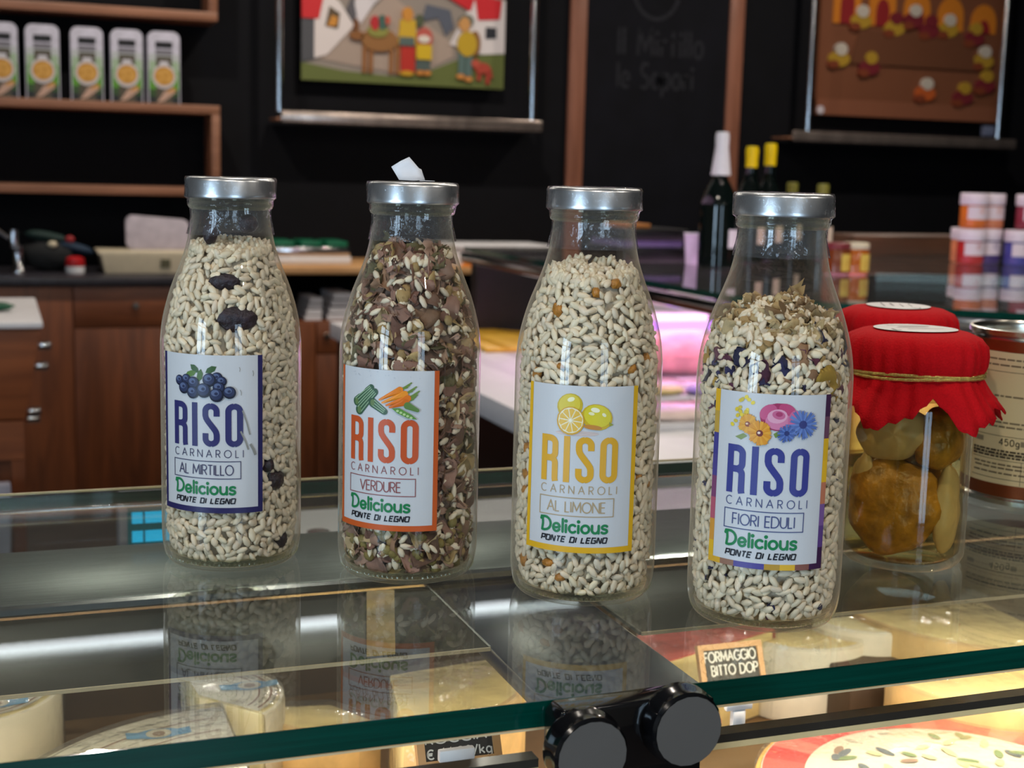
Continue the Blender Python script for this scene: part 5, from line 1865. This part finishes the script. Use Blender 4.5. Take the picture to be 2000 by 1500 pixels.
MB().prism([(-w + .015, .0), (w - .015, .0), (w, .075), (w + .012, .078), (w + .012, .092), (-w - .012, .092), (-w - .012, .078), (-w, .075)], 0, .26, fn=lambda p_, q_, c_: (p_, c_, q_ + .0005)).build('tub', M_CREAM, t, bevel=.003)
MB().box(.05, .09, -.006, -.001, .025, .06).build('tag', mat('olive_tag', S(84, 80, 56), .6), t)
wb = at_y(310, 486, 6.1)
t = MB()
out = []
for cx, cz, a0 in ((.10, .03, -90), (.10, .10, 0), (-.10, .115, 90), (-.10, .03, 180)):
    out += [(cx + .03 * cos(radians(a0 + k)), cz + .03 * sin(radians(a0 + k))) for k in range(0, 91, 15)]
t.prism([(x * 1.02, z_) for x, z_ in out], 0, .03, fn=lambda p_, q_, c_: (p_, c_ + q_ * .15, q_))
o = t.build('cutting_board', mat('board_plastic', S(176, 166, 176), .5), None, bevel=.003)
o.location = (wb.x, 6.12, ZT + .0928)
tag(o, 'rounded white cutting board standing on the cream crate', 'cutting board')
gb = at_y(215, 525, 5.95)
t = thing('tool_bundle', 'dark green and blue bag of odds and ends beside the cream crate', 'bag', (gb.x - .21, 6.12, ZT))
M_DKG = mat('dark_green_cloth', S(16, 44, 40), .7, bump=.3)
MB().blob((-.02, 0, .07), (.11, .06, .07), None, 16, 10, jit=.1, seed=3).build('bag_body', mat('black_cloth', S(16, 18, 20), .8), t)
MB().blob((-.03, -.01, .145), (.09, .04, .022), Matrix.Rotation(.15, 3, 'Y'), 14, 8, jit=.08, seed=4).build('bag_top', M_DKG, t)
MB().blob((-.01, -.05, .115), (.02, .015, .014), None, 10, 6).build('pale_tag', M_CREAM, t)
MB().blob((.06, -.03, .135), (.02, .015, .016), None, 10, 6).build('red_tag', mat('red_plastic2', S(150, 30, 34), .5), t)
MB().blob((.08, -.02, .10), (.08, .03, .02), Matrix.Rotation(.25, 3, 'Y'), 12, 8, jit=.08, seed=6).build('blue_flap', mat('dark_blue_cloth', S(20, 44, 66), .7), t)
gt = at_y(612, 517, 5.98)
t = thing('tray_stack', 'stack of silver trays with green lids on the plank, behind the first two bottles', 'trays', (gt.x, 5.98, zp))
for k, (w, h0, h1, m) in enumerate(((.17, .001, .035, M_WHITE), (.165, .036, .075, M_CHROME))):
    MB().box(-w, w, 0, .26, h0, h1).build('tray', m, t, bevel=.006)
for x in (-.12, .0, .115):
    MB().box(x - .05, x + .045, .02, .24, .0755, .10).build('green_lid', mat('green_plastic', S(10, 96, 66), .35), t, bevel=.008)
for i, (xa, xb, lab) in enumerate(((888, 1000, 'white storage box on the plank, just right of the second bottle'), (1007, 1075, 'white storage box on the plank, partly behind the lemon bottle'))):
    a, b = at_y(xa, 528, CY + .1), at_y(xb, 528, CY + .1)
    t = thing('storage_box', lab, 'box', ((a.x + b.x) / 2, CY + .1, zp), 0, 'white boxes on the plank')
    w = (b.x - a.x) / 2
    MB().box(-w, w, 0, .3, .001, .075).build('box_body', M_WHITE, t, bevel=.004)
    MB().box(-w - .006, w + .006, -.008, .308, .0755, .095).build('box_lid', M_WHITE, t, bevel=.005)
a = at_y(930, 531, CY + .05)
o = MB().prism([(-.07, 0), (.05, 0), (.07, .02), (.02, .03), (-.05, .026)], 0, .04, fn=lambda p_, q_, c_: (p_, c_, q_ + .0005)).build('orange_packet', mat('orange_plastic', S(226, 130, 30), .45), None, bevel=.003)
o.location = (a.x, CY + .03, zp)
tag(o, 'flat orange packet lying in front of the white storage boxes', 'packet')

# ------------------------------------------------------------------ low cabinet with white top at the left edge
IY = 3.4
t = thing('side_cabinet', 'wooden cabinet with white top and metal handles at the left edge of the picture', 'cabinet', (0, IY, 0))
MB().prism([(-.7, .815), (.054, .815), (.094, 1.030), (-.7, 1.030)], 0, .60, fn=lambda p_, q_, c_: (p_, c_, q_)).build('drawer_block', M_WOODX, t, bevel=.003)
MB().box(-.7, .046, .02, .58, .0, .812).build('lower_body', M_WOODZ, t)
MB().box(-.7, .050, -.004, .02, .72, .812).build('lower_rail', M_WOODX, t)
MB().box(.020, .050, -.004, .02, .02, .718).build('corner_post', M_WOODZ, t)
MB().box(-.7, .098, -.01, .62, 1.031, 1.046).build('white_top', M_WHITE, t, bevel=.004)
for px, py in ((90, 675), (84, 715), (70, 803), (68, 817)):
    a = at_y(px, py, IY + .1)
    MB().box(a.x - .03, a.x + .012, .08, .12, a.z - .008, a.z + .008).build('handle', M_CHROME, t, bevel=.003)
gp = at_y(8, 604, IY + .2)
o = MB().blob((0, 0, .012), (.05, .03, .011), None, 12, 8, jit=.1).build('green_cloth', mat('green_cloth', S(16, 84, 56), .7), None)
o.location = (-.01, IY + .25, 1.0465)
tag(o, 'crumpled green cloth on the white top at the left edge', 'cloth')
o = MB().prism([(-.25, 0), (.01, 0), (.03, .12), (-.25, .12)], 0, .02, fn=lambda p_, q_, c_: (p_, c_, q_)).build('grey_bag', M_GREY, None, bevel=.004)
gz = at_y(0, 985, IY - .06)
o.scale = (1, 1, gz.z * 1.06 / .12 + .1)
o.location = (-.012, IY - .06, .0)
tag(o, 'grey sack standing against the cabinet at the left edge', 'sack')

# ------------------------------------------------------------------ staff side: white table and scale behind the counter
t = thing('staff_table', 'white worktop table behind the glass counter, seen through the glass', 'table', (.22, 1.16, 0))
MB().box(0, .78, 0, .68, .925, .95).build('table_top', M_WHITE, t, bevel=.004)
for x in (.03, .75):
    for y in (.03, .65):
        MB().box(x - .02, x + .02, y - .02, y + .02, 0, .925).build('leg', M_CHROME, t)
s0, s1 = at_y(231, 985, 1.32), at_y(330, 978, 1.32)
t = thing('scale_display', 'grey counter scale with glowing cyan display behind the left bottle', 'scale', (.30, 1.32, .9503))
dx = -.30
MB().box(-.06, .16, -.06, .2, 0, .045).build('scale_base', M_GREY, t, bevel=.006)
MB().tube([(0, .03, .045), (0, .03, .10)], .012, 10).build('post', M_CHROME, t)
w0, w1 = s0.x - .30, -.035
z1 = s0.z - .9503 + .006
z0 = .055
MB().box(w0, w1, 0, .03, z0, z1).build('display_housing', M_GREY, t, bevel=.003)
M_LCD = glow('lcd_cyan', (.02, .50, .85), 1.25)
M_LCDBG = mat('lcd_glass', S(20, 70, 74), .2, emit=(.02, .2, .22, .25))
MB().box(w0 + .008, w1 - .006, -.0025, -.0005, z0 + .006, z1 - .008).build('display_window', M_LCDBG, t, smooth=False)
for r0 in (.44, .80):
    zb = .1280 if r0 < .5 else .1098
    x = w0 + .012
    for k in range(5):
        wd = .010 if k == 0 else .0165
        for j in range(4):
            MB().box(x, x + wd, -.0036, -.0027, zb + j * .0028, zb + j * .0028 + .0022).build('lit_bar', M_LCD, t, smooth=False)
        x += wd + .002

# ------------------------------------------------------------------ the meat case across the corner
mc = thing('meat_case', 'corner display case with glass top, purple lit meat and silver rail', 'display case', (0, 0, 0))
TOPV = [(1.30, 3.9), (1.30, 2.30), (1.43, 2.145), (1.68, 1.925), (2.6, 1.15), (3.9, 1.15), (3.9, 3.9)]
g = MB().prism(TOPV, G - .012, G).build('glass_top', M_TOPGLASS, mc, smooth=False)
ed = [Vector((x, y, 0)) for x, y in TOPV[:5]]
for i in range(4):
    a, b = ed[i], ed[i + 1]
    d = (b - a).normalized()
    n = Vector((-d.y, d.x, 0)) * -1
    M = Matrix.Translation(a) @ Matrix(((d.x, -d.y, 0, 0), (d.y, d.x, 0, 0), (0, 0, 1, 0), (0, 0, 0, 1)))
    L = (b - a).length
    MB().box(0, L, -.0012, -.0002, G - .012, G, M=M).build('glass_edge', M_GREEN_EDGE, g, smooth=False)
    MB().box(0, L, -.012, .012, G - .044, G - .016, M=M).build('rail', M_CHROME, mc, bevel=.004)
DECKV = [(.965, 4.2), (.965, 2.05), (1.55, 1.45), (2.5, 1.1), (3.9, 1.1), (3.9, 4.2)]
ZD = .95
MB().prism(DECKV, ZD - .05, ZD).build('deck', M_WHITE, mc, bevel=.004)
MB().prism([(x + .03, y + .03) for x, y in DECKV], 0, ZD - .05).build('base', M_BLACK, mc)
MB().box(3.80, 3.89, 1.2, 4.15, ZD, G - .014).build('end_panel', M_BLACK, mc)
MB().box(1.32, 3.8, 3.84, 3.89, ZD, G - .014).build('far_panel', M_BLACK, mc)
M_PURPLE = glow('purple_led', (.50, .16, 1.0), 3.2)
M_ICE = glow('ice_led', (.62, .86, 1.0), 1.5)
l0, l1 = at_z(1230, 637, 1.12), at_z(1440, 635, 1.12)
yy = 2.62
l0, l1 = at_y(1225, 637, yy), at_y(1450, 637 - 3, yy)
MB().box(l0.x, l1.x, yy - .006, yy + .006, l0.z - .008, l0.z + .008).build('purple_tube', M_PURPLE, mc, smooth=False)
for x in (l0.x + .01, l1.x - .01):
    MB().box(x - .006, x + .006, yy - .005, yy + .005, ZD, l0.z - .008).build('tube_post', M_CHROME, mc)
a, b = at_z(1712, 541, 1.166), at_z(2060, 552, 1.166)
MB().tube([a, b], .012, 10).build('ice_tube', M_ICE, mc)
lp = area('pink_case_light', (1.75, 2.95, 1.13), (0, -.1, -1), .9, .5, 5.0, (1.0, .42, .92))
lp.parent = mc
lp2 = area('pink_case_light_left', (1.28, 3.4, 1.5), (0, 0, -1), .4, .9, .8, (1.0, .62, .95))
lp2.parent = mc

M_MEAT = mat('packed_meat', S(236, 150, 150), .35, var=.3, scale=25)
M_MEATW = mat('packed_fat', S(240, 214, 206), .35, var=.12, scale=25)


def pack(name, label, x, y, w, d, h, m, rz=0.0, film=True, z=ZD):
    t = thing(name, label, 'packet', (x, y, z), rz, 'goods in the meat case')
    MB().box(-w / 2, w / 2, -d / 2, d / 2, .0005, .014).build('tray', M_WHITE, t, bevel=.004)
    MB().blob((0, 0, .012 + h * .5), (w * .46, d * .44, h * .55), None, 18, 10, jit=.05, seed=int(x * 100)).build('contents', m, t)
    if film:
        MB().box(-w / 2 - .002, w / 2 + .002, -d / 2 - .002, d / 2 + .002, .0152, .020 + h).build('film', M_FILM, t, bevel=.01)
    return t


def on_deck(px, py):
    return at_z(px, py, ZD)


p_ = on_deck(1325, 745)
pack('meat_pack', 'large pink-lit meat packet under the purple tube, between the lemon and flower bottles', p_.x + .02, p_.y + .05, .24, .2, .10, M_MEAT)
p_ = on_deck(1300, 775)
pack('meat_pack', 'pale packet with yellow print in front of the large pink meat packet', p_.x - .03, p_.y - .03, .12, .1, .02, mat('yellow_print', S(226, 204, 120), .4))
p_ = on_deck(1350, 778)
pack('meat_pack', 'small violet packet in front of the large pink meat packet', p_.x + .02, p_.y - .03, .1, .1, .02, mat('violet_print', S(140, 110, 220), .4))
p_ = on_deck(1265, 818)
o = MB().blob((0, 0, .03), (.035, .035, .03), None, 14, 10).build('red_fruit', mat('red_skin', S(196, 32, 36), .3), None)
o.location = (p_.x - .02, p_.y, ZD)
tag(o, 'round red tomato on the deck, right of the lemon bottle', 'tomato')
p_ = on_deck(1330, 835)
pack('white_tray', 'white tray with crumpled film right of the red tomato', p_.x + .02, p_.y + .02, .2, .1, .02, M_MEATW)
for k, (x, y, lab) in enumerate(((1290, 628, 'white flat box behind the purple tube, left one'), (1360, 612, 'white flat box behind the purple tube, right one'))):
    q_ = at_y(x, y, 3.2)
    o = MB().box(-.14, .14, 0, .2, 0, .04).build('flat_box', M_WHITE, None, bevel=.004)
    o.location = (q_.x + .05 * k, 3.2 + .25 * k, q_.z - .02)
    zb = q_.z - .02
    bx_ = MB().box(-.12, .12, .02, .18, ZD - zb + .0005, -.0005).build('riser', M_MEATW, o)
    tag(o, lab, 'box', 'flat white boxes in the meat case')
ys = on_deck(970, 668)
o = MB().prism([(-.16, -.24), (.14, -.24), (.2, .0), (.02, .2), (-.14, .24)], .0005, .012).build('yellow_board', mat('yellow_plastic', S(216, 168, 40), .4), None, bevel=.003)
o.location = (ys.x + .05, ys.y + .02, ZD)
tag(o, 'yellow plastic board on the white deck, between the second and third bottles', 'board')
ys = on_deck(985, 625)
pack('meat_pack', 'pink packet behind the yellow board', ys.x, min(4.1, ys.y - .15), .3, .16, .05, M_MEATW)

# on top of the meat case: bottles, jars, till
def wine(label, px, y, hh, cap, capm, shoulder, group='bottles on the meat case', body=M_DKGLASS, rb=.043):
    a = at_y(px, 400, y)
    t = thing('wine_bottle', label, 'bottle', (a.x, y, G), 0, group)
    pr = [(0, .004), (rb * .6, .003), (rb - .004, 0), (rb, .006), (rb, shoulder - .03), (rb * .93, shoulder), (rb * .6, shoulder + .035), (.017, shoulder + .06), (.0145, hh - cap * .6), (.0145, hh - .01), (.0, hh - .008)]
    MB().lathe(smooth_profile(pr[1:], 4), 36).build('glass', body, t, angle=60)
    z0 = hh - cap
    MB().lathe([(.0245 if capm is M_WHITE else .0158, z0), (.0195 if capm is M_WHITE else .0158, z0 + cap * .4), (.0165, z0 + cap * .65), (.0172, hh - .012), (.0150, hh), (.0, hh + .001)], 24).build('capsule', capm, t)
    MB().lathe([(rb + .0006, .05), (rb + .0006, .095)], 20, a0=-1.5, a1=.4).build('label_band', M_CREAM if capm is not M_WHITE else M_WHITE, t)
    return t


M_YCAP = mat('yellow_capsule', S(236, 206, 0), .4, var=.05)
M_GCAP = mat('olive_capsule', S(120, 118, 40), .5)
wine('tall dark sparkling wine bottle with white foil neck', 1405, 3.06, .332, .105, M_WHITE, .165, rb=.048)
wine('dark wine bottle with yellow capsule, the left of the two', 1464, 3.25, .305, .055, M_YCAP, .165)
wine('dark wine bottle with yellow capsule, the right of the two', 1500, 3.36, .318, .060, M_YCAP, .165)
wine('short bottle with olive green cap, the left one behind the flower bottle lid', 1546, 3.50, .214, .03, M_GCAP, .10, rb=.032)
wine('short bottle with olive green cap, the right one behind the flower bottle lid', 1606, 3.35, .212, .03, M_GCAP, .10, rb=.032)
for px, capm, body, lab in ((1632, mat('dark_red_lid', S(120, 40, 46), .4), mat('dark_honey', S(120, 56, 24), .2), 'amber jar with dark red lid, half hidden by the flower bottle'), (1669, M_CREAM, mat('amber_honey', S(178, 92, 26), .15), 'amber honey jar with cream lid and yellow label')):
    a = at_z(px, 536, G)
    t = thing('honey_jar', lab, 'jar', (a.x, a.y, G), 0, 'honey jars on the meat case')
    MB().lathe([(0, .001), (.028, .001), (.032, .004), (.032, .056), (.028, .061), (0, .061)], 32).build('jar_body', body, t, angle=50)
    MB().lathe([(.030, .0612), (.031, .063), (.031, .074), (.029, .076), (0, .076)], 32).build('lid', capm, t, angle=50)
    q = Print(lambda u, v, l: (.0326 * sin(u), -.0326 * cos(u), v))
    q.rect(-.2, .010, .9, .050, S(226, 196, 90), 0, step=.12)
    q.rect(.0, .016, .7, .036, S(206, 150, 50), 1, step=.12)
    q.build('jar_label', t)
JC = {'orange': S(214, 110, 40), 'red': S(180, 40, 40), 'berry': S(150, 50, 70), 'violet': S(70, 50, 110), 'blue': S(72, 70, 150), 'rose': S(190, 90, 110), 'peach': S(216, 130, 90)}
M_JLID = mat('jam_lid', S(222, 206, 216), .35, var=.03)


def jam(label, x, y, z, col):
    t = thing('jam_jar', label, 'jar', (x, y, z), 0, 'jam jars stacked on the meat case')
    MB().lathe([(0, .001), (.033, .001), (.037, .006), (.037, .060), (.034, .066), (0, .066)], 32).build('jar_body', mat('jam_' + col, JC[col], .2), t, angle=50)
    MB().lathe([(.0375, .0662), (.039, .068), (.039, .096), (.037, .0985), (0, .0985)], 32).build('lid', M_JLID, t, angle=50)
    q = Print(lambda u, v, l: (.0376 * sin(u), -.0376 * cos(u), v))
    q.rect(-1.1, .026, .9, .062, S(224, 206, 214), 0, step=.14)
    q.rect(-.2, .042, .35, .060, JC[col], 1, step=.14)
    q.build('jar_label', t)


j0 = at_z(1893, 516, G)
for x, y, lv, col, lab in ((0, 0, 0, 'red', 'red jam jar, front left of the lower layer'), (.082, .03, 0, 'violet', 'violet jam jar, second of the lower layer'), (.125, -.045, 0, 'blue', 'blue jam jar in front in the lower layer'), (.205, -.03, 0, 'rose', 'rose jam jar at the picture edge in the lower layer'),
                           (.045, .085, 0, 'peach', 'jam jar at the back of the lower layer'), (.01, .01, 1, 'orange', 'orange jam jar, left of the upper layer'), (.088, .035, 1, 'peach', 'peach jam jar, second of the upper layer'), (.165, -.035, 1, 'berry', 'berry-red jam jar, right of the upper layer')):
    jam(lab, j0.x + x, j0.y + y, G + lv * .0992, col)
a = at_y(1800, 500, 3.6)
o = MB().box(-.25, .25, 0, .18, 0, .06).build('wooden_tray', wood('dark_tray_wood', S(70, 44, 30), S(96, 62, 42), 0), None, bevel=.004)
o.location = (a.x, 3.6, G)
tag(o, 'low dark wooden tray behind the jam jars', 'tray')
a, b = at_y(1225, 520, 3.25), at_y(1335, 520, 3.25)
t = thing('cash_till', 'low black till with violet reflections beside the white cup', 'till', ((a.x + b.x) / 2 - .0, 3.25, G))
w = (b.x - a.x) / 2 + .01
MB().box(-w, w, 0, .25, .0005, .035).build('drawer_base', M_BLACK, t, bevel=.004)
MB().box(-w + .01, w - .01, .01, .24, .036, .055).build('reflection_layer', mat('violet_reflection', S(112, 96, 140), .4), t, bevel=.003)  # violet layer paints the purple reflections into the till
MB().box(-w, w, 0, .25, .056, .085).build('top_layer', M_BLACK, t, bevel=.004)
MB().box(-w + .02, w - .09, .04, .18, .0855, .097).build('ochre_strip', mat('ochre_card', S(166, 104, 44), .6), t, bevel=.002)
a = at_y(1357, 515, 3.16)
t = thing('white_cup', 'white ribbed paper cup left of the tall sparkling wine bottle', 'cup', (a.x, 3.16, G))
MB().lathe([(0, .001), (.024, .001), (.030, .075), (.032, .078), (.030, .080), (.027, .075), (.022, .004), (0, .004)], 28).build('cup_wall', mat('cup_paper', S(206, 200, 214), .6), t, angle=60)
MB().lathe([(.0313, .0765), (.0325, .078), (.0313, .0795)], 28).build('rim', M_WHITE, t)
